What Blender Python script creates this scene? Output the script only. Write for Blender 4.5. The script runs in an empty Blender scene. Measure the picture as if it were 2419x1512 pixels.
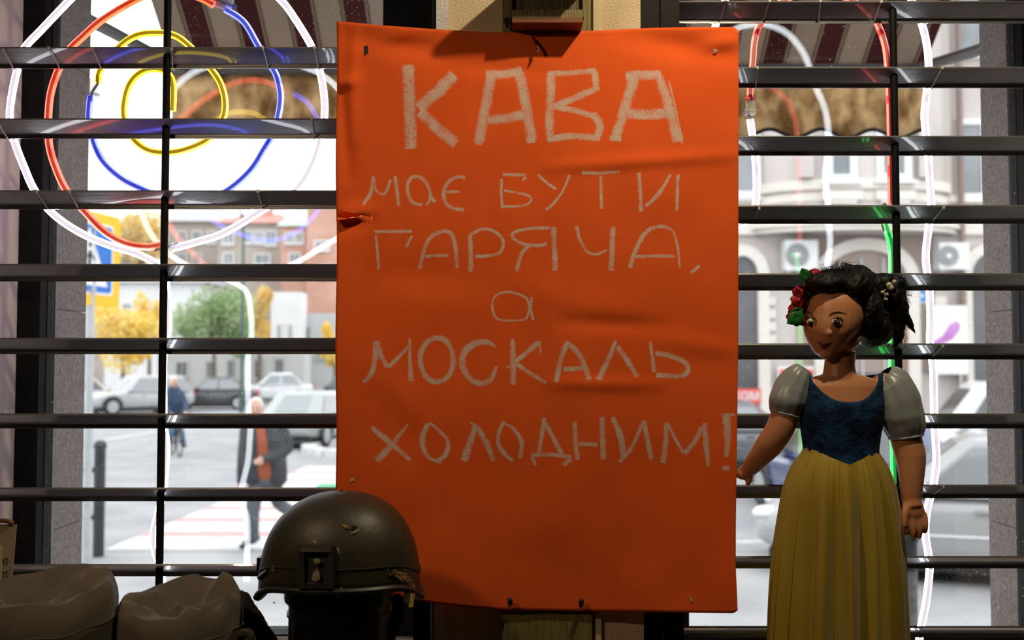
import bpy, bmesh, math, random
from mathutils import Vector, Matrix, noise
from mathutils.bvhtree import BVHTree
random.seed(7)
SC = bpy.context.scene
COL = SC.collection

# ------------------------------------------------------------------ camera
W, H = 2419.0, 1512.0
LENS = 35.0
F = W * LENS / 36.0
HORIZON = 855.0
PITCH = math.atan((HORIZON - H / 2) / F)
CAM = Vector((0.0, 0.0, 1.5))
cam_d = bpy.data.cameras.new('camera')
cam = bpy.data.objects.new('camera', cam_d)
COL.objects.link(cam)
cam.location = CAM
cam.rotation_euler = (math.pi / 2 + PITCH, 0, 0)
cam_d.lens = LENS
cam_d.sensor_width = 36.0
cam_d.clip_end = 500
cam_d.dof.use_dof = True
cam_d.dof.focus_distance = 1.76
cam_d.dof.aperture_fstop = 4.0
SC.camera = cam

# ------------------------------------------------------------------ overcast sky, lamps, exposure
SC.view_settings.view_transform = 'Standard'
SC.view_settings.look = 'None'
SC.view_settings.exposure = 0.0
SC.view_settings.gamma = 1.0
SC.view_settings.use_curve_mapping = False
wd = bpy.data.worlds.new('overcast_sky')
SC.world = wd
wd.use_nodes = True
_bg = wd.node_tree.nodes['Background']
_bg.inputs[0].default_value = (0.93, 0.97, 1.0, 1)
_bg.inputs[1].default_value = 2.9

def lamp(name, loc, target, power, color, radius, angle, blend):
    d = bpy.data.lights.new(name, 'SPOT')
    d.energy = power
    d.color = color
    d.shadow_soft_size = radius
    d.spot_size = math.radians(angle)
    d.spot_blend = blend
    o = bpy.data.objects.new(name, d)
    COL.objects.link(o)
    o.location = loc
    o.rotation_euler = (Vector(target) - Vector(loc)).to_track_quat('-Z', 'Y').to_euler()
    return o
lamp('ceiling_spot_warm', (0.50, 1.16, 2.60), (0.22, 1.73, 1.75), 33, (1.0, 0.83, 0.54), 0.022, 120, 0.6)
lamp('ceiling_spot_soft', (-0.95, 0.55, 2.30), (0.0, 1.73, 1.25), 20, (1.0, 0.72, 0.46), 0.05, 80, 0.9)

# ------------------------------------------------------------------ pixel helpers
SP, CP = math.sin(PITCH), math.cos(PITCH)
def ray(px, py):
    u = (px - W / 2) / F
    v = (H / 2 - py) / F
    return Vector((u, CP - v * SP, SP + v * CP))
def P(px, py, Y):
    d = ray(px, py)
    return CAM + d * (Y / d.y)
GZ = -0.70
def G(px, py):
    d = ray(px, py)
    return CAM + d * ((GZ - CAM.z) / d.z)
def MM(Y):
    return Y / F          # metres per pixel at depth Y

# ------------------------------------------------------------------ mesh builder
class MB:
    def __init__(s):
        s.v = []; s.f = []; s.uv = None
    def quad(s, a, b, c, d):
        n = len(s.v); s.v += [Vector(a), Vector(b), Vector(c), Vector(d)]; s.f.append((n, n+1, n+2, n+3))
        return s
    def poly(s, pts):
        n = len(s.v); s.v += [Vector(p) for p in pts]; s.f.append(tuple(range(n, n+len(pts))))
        return s
    def box(s, lo, hi, M=None):
        x0, y0, z0 = lo; x1, y1, z1 = hi
        n = len(s.v)
        c = [(x0,y0,z0),(x1,y0,z0),(x1,y1,z0),(x0,y1,z0),(x0,y0,z1),(x1,y0,z1),(x1,y1,z1),(x0,y1,z1)]
        s.v += [(M @ Vector(p)) if M else Vector(p) for p in c]
        s.f += [tuple(n+i for i in q) for q in ((0,3,2,1),(4,5,6,7),(0,1,5,4),(1,2,6,5),(2,3,7,6),(3,0,4,7))]
        return s
    def cbox(s, c, size, M=None):
        h = [k/2 for k in size]
        T = Matrix.Translation(Vector(c)) @ (M.to_4x4() if M else Matrix())
        return s.box((-h[0],-h[1],-h[2]), (h[0],h[1],h[2]), T)
    def loft(s, rings, cap0=True, cap1=True, closed=True):
        n0 = len(s.v); k = len(rings[0])
        for r in rings: s.v += [Vector(p) for p in r]
        m = k if closed else k-1
        for i in range(len(rings)-1):
            for j in range(m):
                a = n0+i*k+j; b = n0+i*k+(j+1)%k
                s.f.append((a, b, b+k, a+k))
        if cap0 and closed: s.f.append(tuple(n0+j for j in range(k))[::-1])
        if cap1 and closed: s.f.append(tuple(n0+(len(rings)-1)*k+j for j in range(k)))
        return s
    def prism(s, pts, vec):
        n = len(s.v); k = len(pts); vec = Vector(vec)
        s.v += [Vector(p) for p in pts] + [Vector(p)+vec for p in pts]
        s.f.append(tuple(range(n, n+k))); s.f.append(tuple(range(n+k, n+2*k))[::-1])
        for j in range(k):
            s.f.append((n+j, n+k+j, n+k+(j+1)%k, n+(j+1)%k))
        return s
    def tube(s, pts, rad, segs=8, smooth=0, cap=True, flat=(1,1), round_ends=False):
        pts = [Vector(p) for p in pts]
        if not hasattr(rad, '__len__'): rad = [rad]*len(pts)
        rad = list(rad)
        if smooth: pts, rad = catmull(pts, rad, smooth)
        if round_ends:
            r0, r1 = rad[0], rad[-1]
            d0 = (pts[0]-pts[1]).normalized(); d1 = (pts[-1]-pts[-2]).normalized()
            pre = [(pts[0]+d0*r0*t, r0*math.sqrt(max(0.0,1-t*t))) for t in (0.98,0.8,0.5)]
            post = [(pts[-1]+d1*r1*t, r1*math.sqrt(max(0.0,1-t*t))) for t in (0.5,0.8,0.98)]
            pts = [p for p,_ in pre]+pts+[p for p,_ in post]; rad = [r for _,r in pre]+rad+[r for _,r in post]
        T = [(pts[min(i+1,len(pts)-1)]-pts[max(i-1,0)]).normalized() for i in range(len(pts))]
        up = Vector((0,1,0)) if abs(T[0].y) < 0.9 else Vector((0,0,1))
        N = (up - T[0]*up.dot(T[0])).normalized()
        rings = []
        for i, p in enumerate(pts):
            N = (N - T[i]*N.dot(T[i])).normalized()
            B = T[i].cross(N)
            rings.append([p + (N*math.cos(a)*flat[0] + B*math.sin(a)*flat[1])*rad[i] for a in [2*math.pi*j/segs for j in range(segs)]])
        return s.loft(rings, cap, cap)
    def sphere(s, c, r, seg=16, rings=10, M=None):
        c = Vector(c)
        if not hasattr(r, '__len__'): r = (r,r,r)
        rr = []
        for i in range(1, rings):
            t = math.pi*i/rings
            ring = []
            for j in range(seg):
                a = 2*math.pi*j/seg
                p = Vector((r[0]*math.sin(t)*math.cos(a), r[1]*math.sin(t)*math.sin(a), r[2]*math.cos(t)))
                ring.append(c + (M @ p if M else p))
            rr.append(ring)
        n = len(s.v)
        s.loft(rr, False, False)
        k = len(s.v)
        t0 = Vector((0,0,r[2])); 
        s.v += [c + (M @ t0 if M else t0), c - (M @ t0 if M else t0)]
        last = n+(rings-2)*seg
        for j in range(seg):
            s.f.append((k, n+(j+1)%seg, n+j)); s.f.append((k+1, last+j, last+(j+1)%seg))
        return s
    def lathe(s, prof, c, segs=24, sx=1, sy=1):
        c = Vector(c)
        return s.loft([[c+Vector((r*math.cos(2*math.pi*j/segs)*sx, r*math.sin(2*math.pi*j/segs)*sy, z)) for j in range(segs)] for r, z in prof])
    def mesh(s, name, smooth=True, fix=True):
        me = bpy.data.meshes.new(name)
        me.from_pydata([tuple(v) for v in s.v], [], s.f)
        if fix:
            bm = bmesh.new(); bm.from_mesh(me)
            bmesh.ops.recalc_face_normals(bm, faces=bm.faces[:])
            bm.to_mesh(me); bm.free()
        if smooth:
            me.shade_smooth()
            try: me.set_sharp_from_angle(angle=math.radians(38))
            except Exception: pass
        return me
    def build(s, name, mat, parent=None, smooth=True, fix=True):
        return add(name, s.mesh(name, smooth, fix), mat, parent)

def catmull(pts, rad, k):
    P_, R_ = [], []
    n = len(pts)
    for i in range(n-1):
        p0, p1, p2, p3 = pts[max(i-1,0)], pts[i], pts[i+1], pts[min(i+2,n-1)]
        for j in range(k):
            t = j/k
            P_.append(0.5*((2*p1)+(p2-p0)*t+(2*p0-5*p1+4*p2-p3)*t*t+(3*p1-p0-3*p2+p3)*t**3))
            R_.append(rad[i]*(1-t)+rad[i+1]*t)
    P_.append(pts[-1]); R_.append(rad[-1])
    return P_, R_

def add(name, me, mat, parent=None):
    o = bpy.data.objects.new(name, me)
    if mat is not None and not me.materials: me.materials.append(mat)
    COL.objects.link(o)
    if parent is not None: set_parent(o, parent)
    return o
def set_parent(o, parent):
    o.parent = parent
    o.matrix_parent_inverse = parent_world(parent).inverted()
def parent_world(p):
    M = Matrix.LocRotScale(p.location, p.rotation_euler, p.scale)
    if p.parent: M = parent_world(p.parent) @ p.matrix_parent_inverse @ M
    return M
def tag(o, label=None, cat=None, group=None, kind=None):
    if label: o['label'] = label
    if cat: o['category'] = cat
    if group: o['group'] = group
    if kind: o['kind'] = kind
    return o
def thing(name, loc, label=None, cat=None, group=None, kind=None):
    o = bpy.data.objects.new(name, None)
    o.empty_display_size = 0.05
    COL.objects.link(o)
    o.location = loc
    return tag(o, label, cat, group, kind)
def struct(o):
    o['kind'] = 'structure'; return o
def remesh(mb, voxel, smooth_it=6, factor=0.5):
    me = mb.mesh('tmp', False, True)
    o = bpy.data.objects.new('tmp', me); COL.objects.link(o)
    m = o.modifiers.new('r', 'REMESH'); m.mode = 'VOXEL'; m.voxel_size = voxel; m.use_smooth_shade = True
    if smooth_it:
        q = o.modifiers.new('s', 'SMOOTH'); q.iterations = smooth_it; q.factor = factor
    dg = bpy.context.evaluated_depsgraph_get()
    out = bpy.data.meshes.new_from_object(o.evaluated_get(dg))
    bpy.data.objects.remove(o); bpy.data.meshes.remove(me)
    out.shade_smooth()
    return out

# ------------------------------------------------------------------ materials
def new_mat(name):
    m = bpy.data.materials.new(name); m.use_nodes = True
    nt = m.node_tree
    b = nt.nodes['Principled BSDF']
    return m, nt, b
def setin(node, name, val):
    if name in node.inputs: node.inputs[name].default_value = val
def c4(c): return (c[0], c[1], c[2], 1)
def pmat(name, c1, c2=None, scale=8.0, rough=0.6, metal=0.0, bump=0.0, bscale=None, spec=0.5, detail=5, stretch=(1,1,1), sheen=0, trans=0, ramp=(0.35,0.65), coat=0):
    m, nt, b = new_mat(name)
    L = nt.links.new
    setin(b, 'Base Color', c4(c1)); setin(b, 'Roughness', rough); setin(b, 'Metallic', metal); setin(b, 'Specular IOR Level', spec)
    if sheen: setin(b, 'Sheen Weight', sheen)
    if coat: setin(b, 'Coat Weight', coat)
    tc = nt.nodes.new('ShaderNodeTexCoord'); mp = nt.nodes.new('ShaderNodeMapping')
    mp.inputs['Scale'].default_value = stretch
    L(tc.outputs['Object'], mp.inputs['Vector'])
    if c2 is not None:
        n = nt.nodes.new('ShaderNodeTexNoise'); n.inputs['Scale'].default_value = scale; n.inputs['Detail'].default_value = detail
        r = nt.nodes.new('ShaderNodeValToRGB')
        r.color_ramp.elements[0].position = ramp[0]; r.color_ramp.elements[0].color = c4(c1)
        r.color_ramp.elements[1].position = ramp[1]; r.color_ramp.elements[1].color = c4(c2)
        L(mp.outputs[0], n.inputs['Vector']); L(n.outputs['Fac'], r.inputs[0]); L(r.outputs[0], b.inputs['Base Color'])
    if bump:
        n2 = nt.nodes.new('ShaderNodeTexNoise'); n2.inputs['Scale'].default_value = bscale or scale*4; n2.inputs['Detail'].default_value = 6
        bp = nt.nodes.new('ShaderNodeBump'); bp.inputs['Strength'].default_value = bump; bp.inputs['Distance'].default_value = 0.01
        L(mp.outputs[0], n2.inputs['Vector']); L(n2.outputs['Fac'], bp.inputs['Height']); L(bp.outputs[0], b.inputs['Normal'])
    if trans:
        out = nt.nodes['Material Output']
        t = nt.nodes.new('ShaderNodeBsdfTranslucent'); mx = nt.nodes.new('ShaderNodeMixShader')
        mx.inputs[0].default_value = trans
        if c2 is not None: L(r.outputs[0], t.inputs[0])
        else: t.inputs[0].default_value = c4(c1)
        L(b.outputs[0], mx.inputs[1]); L(t.outputs[0], mx.inputs[2]); L(mx.outputs[0], out.inputs[0])
    return m
def clear_plastic(name):
    m, nt, b = new_mat(name); L = nt.links.new
    setin(b, 'Base Color', (0.75,0.76,0.80,1)); setin(b, 'Roughness', 0.12)
    out = nt.nodes['Material Output']; tr = nt.nodes.new('ShaderNodeBsdfTransparent'); mx = nt.nodes.new('ShaderNodeMixShader')
    mx.inputs[0].default_value = 0.42
    L(tr.outputs[0], mx.inputs[1]); L(b.outputs[0], mx.inputs[2]); L(mx.outputs[0], out.inputs[0])
    return m
def emat(name, c, s):
    m, nt, b = new_mat(name)
    setin(b, 'Base Color', c4((0.8,0.8,0.8))); setin(b, 'Emission Color', c4(c)); setin(b, 'Emission Strength', s)
    return m
def glass_mat(name, k, dust=True, tint=(1,1,1)):
    m, nt, b = new_mat(name); L = nt.links.new
    nt.nodes.remove(b)
    out = nt.nodes['Material Output']
    tr = nt.nodes.new('ShaderNodeBsdfTransparent'); tr.inputs[0].default_value = c4(tint)
    gl = nt.nodes.new('ShaderNodeBsdfGlossy'); gl.inputs['Roughness'].default_value = 0.0
    fr = nt.nodes.new('ShaderNodeFresnel'); fr.inputs[0].default_value = 1.5
    mu = nt.nodes.new('ShaderNodeMath'); mu.operation = 'MULTIPLY'; mu.inputs[1].default_value = k; mu.use_clamp = True
    mx = nt.nodes.new('ShaderNodeMixShader')
    L(fr.outputs[0], mu.inputs[0]); L(mu.outputs[0], mx.inputs[0]); L(tr.outputs[0], mx.inputs[1]); L(gl.outputs[0], mx.inputs[2])
    last = mx
    if dust:
        tc = nt.nodes.new('ShaderNodeTexCoord')
        def specks(scale, thr, thr2, ns, lo, hi):
            vo = nt.nodes.new('ShaderNodeTexVoronoi'); vo.inputs['Scale'].default_value = scale
            L(tc.outputs['Object'], vo.inputs['Vector'])
            r = nt.nodes.new('ShaderNodeValToRGB')
            r.color_ramp.elements[0].position = thr; r.color_ramp.elements[0].color = (1,1,1,1)
            r.color_ramp.elements[1].position = thr2; r.color_ramp.elements[1].color = (0,0,0,1)
            L(vo.outputs['Distance'], r.inputs[0])
            n = nt.nodes.new('ShaderNodeTexNoise'); n.inputs['Scale'].default_value = ns
            L(tc.outputs['Object'], n.inputs['Vector'])
            r2 = nt.nodes.new('ShaderNodeValToRGB')
            r2.color_ramp.elements[0].position = lo; r2.color_ramp.elements[0].color = (0,0,0,1)
            r2.color_ramp.elements[1].position = hi; r2.color_ramp.elements[1].color = (1,1,1,1)
            L(n.outputs['Fac'], r2.inputs[0])
            q = nt.nodes.new('ShaderNodeMath'); q.operation = 'MULTIPLY'
            L(r.outputs[0], q.inputs[0]); L(r2.outputs[0], q.inputs[1])
            return q
        a = specks(110, 0.07, 0.18, 5, 0.44, 0.60)
        b2 = specks(42, 0.05, 0.11, 3, 0.47, 0.58)
        mxm = nt.nodes.new('ShaderNodeMath'); mxm.operation = 'MAXIMUM'
        L(a.outputs[0], mxm.inputs[0]); L(b2.outputs[0], mxm.inputs[1])
        sc = nt.nodes.new('ShaderNodeMath'); sc.operation = 'MULTIPLY'; sc.inputs[1].default_value = 0.38
        L(mxm.outputs[0], sc.inputs[0])
        df = nt.nodes.new('ShaderNodeBsdfTranslucent'); df.inputs[0].default_value = (0.8,0.8,0.8,1)
        m2 = nt.nodes.new('ShaderNodeMixShader')
        L(sc.outputs[0], m2.inputs[0]); L(mx.outputs[0], m2.inputs[1]); L(df.outputs[0], m2.inputs[2])
        last = m2
    L(last.outputs[0], out.inputs[0])
    return m
def chalk_mat():
    m, nt, b = new_mat('white_chalk'); L = nt.links.new
    setin(b, 'Base Color', (0.80,0.66,0.56,1)); setin(b, 'Roughness', 0.95); setin(b, 'Specular IOR Level', 0.1)
    out = nt.nodes['Material Output']
    tr = nt.nodes.new('ShaderNodeBsdfTransparent'); mx = nt.nodes.new('ShaderNodeMixShader')
    uv = nt.nodes.new('ShaderNodeUVMap'); uv.uv_map = 'UVMap'
    sx = nt.nodes.new('ShaderNodeSeparateXYZ'); L(uv.outputs[0], sx.inputs[0])
    ab = nt.nodes.new('ShaderNodeMath'); ab.operation = 'ABSOLUTE'; L(sx.outputs[1], ab.inputs[0])
    pw = nt.nodes.new('ShaderNodeMath'); pw.operation = 'POWER'; pw.inputs[1].default_value = 3.0; L(ab.outputs[0], pw.inputs[0])
    tc = nt.nodes.new('ShaderNodeTexCoord')
    n = nt.nodes.new('ShaderNodeTexNoise'); n.inputs['Scale'].default_value = 900; n.inputs['Detail'].default_value = 3
    L(tc.outputs['Object'], n.inputs['Vector'])
    n2 = nt.nodes.new('ShaderNodeTexNoise'); n2.inputs['Scale'].default_value = 45; n2.inputs['Detail'].default_value = 2
    L(tc.outputs['Object'], n2.inputs['Vector'])
    # keep = noise + 0.5*(coarse-0.5) - 0.22*edge > threshold
    e = nt.nodes.new('ShaderNodeMath'); e.operation = 'MULTIPLY_ADD'; e.inputs[1].default_value = -0.26; L(pw.outputs[0], e.inputs[0]); L(n.outputs['Fac'], e.inputs[2])
    k = nt.nodes.new('ShaderNodeMath'); k.operation = 'MULTIPLY_ADD'; k.inputs[1].default_value = 0.35; L(n2.outputs['Fac'], k.inputs[0]); L(e.outputs[0], k.inputs[2])
    r = nt.nodes.new('ShaderNodeMapRange'); r.inputs[1].default_value = 0.49; r.inputs[2].default_value = 0.70; r.inputs[3].default_value = 0.0; r.inputs[4].default_value = 0.80
    L(k.outputs[0], r.inputs[0]); L(r.outputs[0], mx.inputs[0]); L(tr.outputs[0], mx.inputs[1]); L(b.outputs[0], mx.inputs[2]); L(mx.outputs[0], out.inputs[0])
    return m

M_ = {}
M_['plaster'] = pmat('pale_plaster', (0.74,0.63,0.62), (0.80,0.70,0.69), 4, 0.85, bump=0.15, bscale=60)
M_['roomwall'] = pmat('room_wall_paint', (0.16,0.12,0.09), (0.20,0.15,0.11), 3, 0.9)
M_['roomfloor'] = pmat('dark_floor', (0.10,0.075,0.05), (0.15,0.11,0.08), 5, 0.6)
M_['stucco'] = pmat('beige_stucco', (0.62,0.48,0.31), (0.70,0.55,0.37), 12, 0.9, bump=0.4, bscale=300)
M_['whitetrim'] = pmat('white_trim_paint', (0.68,0.66,0.66), (0.58,0.56,0.56), 30, 0.7, bump=0.3, bscale=200)
M_['creamtrim'] = pmat('cream_trim', (0.58,0.49,0.34), (0.54,0.45,0.30), 30, 0.7)
M_['blackpaint'] = pmat('black_gloss_paint', (0.155,0.152,0.162), (0.18,0.176,0.186), 40, 0.30, bump=0.10, bscale=60, stretch=(0.15,6,6), spec=0.9, coat=1.0)
M_['blackframe'] = pmat('black_frame', (0.005,0.0045,0.005), (0.008,0.007,0.007), 30, 0.6, spec=0.15)
M_['stone'] = pmat('speckled_stone', (0.13,0.105,0.10), (0.30,0.255,0.235), 150, 0.8, bump=0.25, bscale=300, detail=10, ramp=(0.36,0.70))
M_['greyseal'] = pmat('grey_seal', (0.16,0.15,0.15), (0.22,0.21,0.20), 30, 0.7)
M_['facade'] = pmat('outer_facade', (0.36,0.33,0.30), (0.42,0.39,0.36), 4, 0.9)
M_['glass'] = glass_mat('window_glass', 1.5)
M_['olivewood'] = pmat('olive_stained_wood', (0.15,0.115,0.035), (0.22,0.175,0.06), 26, 0.6, bump=0.4, bscale=60, stretch=(5,5,0.35))
M_['shadedwood'] = pmat('shaded_olive_wood', (0.07,0.055,0.025), (0.12,0.10,0.045), 22, 0.6, bump=0.4, bscale=60, stretch=(5,5,0.3))  # olive wood darkened, shade on box front and left side put into colour
M_['redbrownwood'] = pmat('red_brown_wood', (0.16,0.05,0.02), (0.20,0.07,0.03), 20, 0.6)
M_['paper'] = pmat('orange_paper', (0.80,0.108,0.016), (0.84,0.120,0.019), 9, 0.9, bump=0.018, bscale=240, spec=0.2)
M_['chalk'] = chalk_mat()
M_['asphalt'] = pmat('asphalt', (0.24,0.24,0.25), (0.31,0.31,0.315), 1.2, 0.9, bump=0.2, bscale=30)
M_['sidewalk'] = pmat('sidewalk_paving', (0.26,0.26,0.265), (0.34,0.34,0.34), 1.0, 0.9, bump=0.2, bscale=30)
M_['roadwhite'] = pmat('road_paint_white', (0.62,0.61,0.61), (0.46,0.45,0.45), 4, 0.8)
M_['roadred'] = pmat('road_paint_red', (0.52,0.28,0.26), (0.44,0.29,0.28), 4, 0.8)
# ================================================================== ROOM SHELL
YW = 1.76            # inner face of the window wall
YG = 2.21            # glass plane
YO = 2.42            # outer face of the facade
XL = P(66, 300, YG).x - 0.001     # left reveal
XR = P(2404, 300, YG).x + 0.045
ZB, ZT = 0.86, 2.55  # window opening
PX0, PX1 = P(1031, 760, YW).x, P(1517, 760, YW).x   # pillar
RX, RY0, RZ1 = 2.6, -3.0, 3.0

def sbox(name, lo, hi, mat):
    return struct(MB().box(lo, hi).build(name, mat, smooth=False))
sbox('floor', (-RX, RY0, -0.2), (RX, YO, 0.0), M_['roomfloor'])
sbox('ceiling', (-RX, RY0, RZ1), (RX, YO, RZ1+0.15), M_['roomwall'])
sbox('wall_left', (-RX-0.2, RY0, -0.2), (-RX, YO, RZ1+0.15), M_['roomwall'])
sbox('wall_right', (RX, RY0, -0.2), (RX+0.2, YO, RZ1+0.15), M_['roomwall'])
sbox('wall_back', (-RX-0.2, RY0-0.2, -0.2), (RX+0.2, RY0, RZ1+0.15), M_['roomwall'])
wf = struct(thing('wall_front', (0, YW, 0)))
def wpart(name, lo, hi, mat): return MB().box(lo, hi).build(name, mat, wf, smooth=False)
wpart('wall_panel', (-RX, YW, 0), (XL, 2.25, RZ1), M_['plaster'])
wpart('wall_panel', (XR, YW, 0), (RX, 2.25, RZ1), M_['plaster'])
wpart('wall_panel', (XL, YW, 0), (XR, 2.25, ZB), M_['plaster'])
wpart('wall_panel', (XL, YW, ZT), (XR, 2.25, RZ1), M_['plaster'])
pil = wpart('pillar', (PX0+0.012, YW, ZB), (PX1, 2.25, ZT), M_['stucco'])
t1 = struct(MB().box((PX0-0.002, YW-0.004, ZB), (P(1055,760,YW).x, YW+0.3, ZT)).build('trim_1', M_['whitetrim'], smooth=False))
t2 = struct(MB().box((P(1401,60,YW).x, YW-0.008, ZB), (P(1414,60,YW).x, YW-0.0002, ZT)).build('trim_2', M_['creamtrim'], smooth=False))
# outer stone jambs and facade
SX0 = P(140, 300, 2.26).x; SX1 = P(2396, 300, 2.26).x
oj = struct(thing('wall_outer', (0, YO, 0)))
def opart(name, lo, hi, mat): return MB().box(lo, hi).build(name, mat, oj, smooth=False)
zs = [-0.7, 0.2, 1.12, 1.62, 2.2, 2.85, 4.6]
for a, b in zip(zs[:-1], zs[1:]):
    opart('stone_block', (SX0-0.5, 2.26, a+0.001), (SX0, YO, b-0.001), M_['stone'])
    opart('stone_block', (SX1, 2.26, a+0.001), (SX1+0.5, YO, b-0.001), M_['stone'])
opart('facade_panel', (-9, 2.26, -0.7), (SX0-0.5, YO-0.03, 4.6), M_['facade'])
opart('facade_panel', (SX1+0.5, 2.26, -0.7), (9, YO-0.03, 4.6), M_['facade'])
opart('facade_panel', (SX0, 2.26, -0.7), (SX1, YO-0.03, ZB), M_['facade'])
opart('facade_panel', (SX0, 2.26, ZT), (SX1, YO-0.03, 4.6), M_['facade'])
opart('facade_panel', (PX0, 2.26, ZB), (PX1, YO-0.06, ZT), M_['facade'])
# windows: black frame, grey seal, pane
def window(name, xa, xb, fl, fr):
    w = struct(thing(name, ((xa+xb)/2, YG, ZB)))
    y0, y1 = YG-0.03, YG+0.04
    MB().box((xa, y0, ZB), (xa+fl, y1, ZT)).build('window_frame', M_['blackframe'], w, smooth=False)
    MB().box((xb-fr, y0, ZB), (xb, y1, ZT)).build('window_frame', M_['blackframe'], w, smooth=False)
    zb = P(1500, 1490, YG).z
    MB().box((xa+fl, y0, ZB), (xb-fr, y1, zb)).build('window_frame', M_['blackframe'], w, smooth=False)
    MB().box((xa+fl, y0, ZT-0.08), (xb-fr, y1, ZT)).build('window_frame', M_['blackframe'], w, smooth=False)
    MB().box((xa+fl, YG, zb), (xb-fr, YG+0.006, ZT-0.08)).build('pane', M_['glass'], w, smooth=False)
    return w
w1 = window('window_1', XL, PX0, P(118,300,YG).x-XL, PX0-P(909,40,YG).x)
w2 = window('window_2', PX1, XR, P(1612,40,YG).x-PX1, XR-P(2402,300,YG).x)
MB().box((SX0-0.012, YG+0.04, ZB), (SX0+0.004, 2.26, ZT)).build('seal', M_['greyseal'], w1, smooth=False)
MB().box((SX1-0.004, YG+0.04, ZB), (SX1+0.012, 2.26, ZT)).build('seal', M_['greyseal'], w2, smooth=False)

# ================================================================== STREET
st = struct(MB().box((-120, YO, GZ-0.3), (120, 200, GZ)).build('street', M_['asphalt'], smooth=False))
# pavement in front of the window, with slabs' kerb
yk = G(400, 1306).y
pv = struct(MB().box((-60, YO-0.01, GZ), (60, yk, GZ+0.012)).build('pavement', M_['sidewalk'], smooth=False))
kb = []
for i in range(-16, 17):
    MB().box((i*1.0+0.01, yk, GZ), (i*1.0+0.99, yk+0.14, GZ+0.02)).build('kerb_stone', M_['sidewalk'], pv, smooth=False)
# zebra crossing: white and red stripes
def leftx(Y):
    a, b = G(255, 1296), G(700, 1112)
    t = (Y-a.y)/(b.y-a.y); return a.x+(b.x-a.x)*t
zeb = struct(thing('crosswalk', (leftx(14), 14, GZ)))
edges = [(1302,1268,0),(1268,1256,1),(1256,1234,0),(1234,1223,1),(1223,1206,0),(1206,1197,1),(1197,1180,0),(1180,1172,1),(1172,1158,0),(1158,1151,1),(1151,1138,0),(1138,1132,1),(1132,1120,0),(1120,1114,1),(1114,1102,0)]
for a, b, k in edges:
    ya, yb = G(600, a).y, G(600, b).y
    if ya < yk+0.15: ya = yk+0.15
    q = MB()
    xa, xb = leftx(ya), leftx(yb)
    xr = 0.0 + (yb-12)*-0.05
    q.prism([(xa, ya, GZ+0.004), (xr, ya, GZ+0.004), (xr, yb, GZ+0.004), (xb, yb, GZ+0.004)], (0, 0, -0.003))
    q.build('stripe_red' if k else 'stripe_white', M_['roadred'] if k else M_['roadwhite'], zeb, smooth=False)
def roadline(p0, p1, w):
    a, b = G(*p0), G(*p1)
    d = (b-a).normalized(); n = Vector((-d.y, d.x, 0))*w/2
    struct(MB().prism([a-n+Vector((0,0,.004)), b-n+Vector((0,0,.004)), b+n+Vector((0,0,.004)), a+n+Vector((0,0,.004))], (0,0,-0.003)).build('road_marking', M_['roadwhite'], smooth=False))
roadline((250, 1038), (372, 1020), 0.18)
roadline((1700, 1283), (1860, 1276), 0.12)
# traffic island kerb with white top
isl = struct(thing('traffic_island', G(800, 1062)))
c = G(860, 1062)
for j in range(28):
    a0, a1 = 2*math.pi*j/28, 2*math.pi*(j+0.92)/28
    pts = [(c.x+math.cos(a)*r*1.6, c.y+math.sin(a)*r*2.2, GZ) for r, a in ((0.75,a0),(0.95,a0),(0.95,a1),(0.75,a1))]
    MB().prism(pts, (0,0,0.16)).build('island_kerb_stone', M_['roadwhite'], isl, smooth=False)
# ================================================================== SLATTED SCREENS
YS = 1.842; SW_Y, SW_Z, LIP, TH = 0.0372, 0.0194, 0.0075, 0.0035
def slat_profile(px, ytop):
    """near edge on the pixel row ytop; the board falls away from the room and ends in a short lip"""
    z = P(px, ytop, YS).z
    n = Vector((0, SW_Z, SW_Y)).normalized()*TH
    a = Vector((0, YS, z)); b = Vector((0, YS+SW_Y, z-SW_Z))
    return [a, b, b-Vector((0,0,LIP)), b-Vector((0,-0.004,LIP)), b+Vector((0,0.004,0.001)), a+n]
def screen(name, rows, xa, xb, rodpx, label):
    t = thing(name, ((xa+xb)/2, YS+0.02, ZB), label, 'window screen')
    for (yt, pxr) in rows:
        pr = slat_profile(pxr, yt)
        q = MB().prism([Vector((xa, p.y, p.z)) for p in pr], (xb-xa, 0, 0))
        q.build('slat', M_['blackpaint'], t, smooth=False)
    xr = P(rodpx, 645, YS+0.019).x
    MB().tube([(xr, YS+0.019, ZB), (xr, YS+0.019, ZT)], 0.0070, 10).build('rod', M_['blackframe'], t)
    return t
xpl = P(981, 760, 1.85).x; xpr = P(1022, 760, 1.85).x
left_rows = [(113-172.4*i, 400) for i in (2,1)] + [(y, 400) for y in (114, 283, 453, 627, 802, 981, 1156, 1337, 1508, 1690)]
s1 = screen('slat_screen', left_rows, XL+0.004, xpl, 387, 'black slatted screen across the window with the colourful neon spiral')
MB().box((xpl, 1.835, ZB), (xpr-0.002, 1.885, ZT)).build('post', M_['blackframe'], s1, smooth=False)
right_rows = [(4-163*i, 2000) for i in (1,)] + [(y, 2000) for y in (5, 161, 324, 488, 649, 815, 981, 1149, 1318, 1484, 1650)]
xq0, xq1, xq2 = P(1524,1480,1.85).x, P(1563,1480,1.85).x, P(1612,1480,1.85).x
s2 = screen('slat_screen', right_rows, xq2, XR-0.004, 2119, 'black slatted screen across the window behind the doll')
MB().box((xq0-0.004, 1.835, ZB), (xq1, 1.885, ZT)).build('post', M_['blackframe'], s2, smooth=False)
MB().box((xq1, 1.845, ZB), (xq1+0.003, 1.875, ZT)).build('post_strip', M_['whitetrim'], s2, smooth=False)
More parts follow.
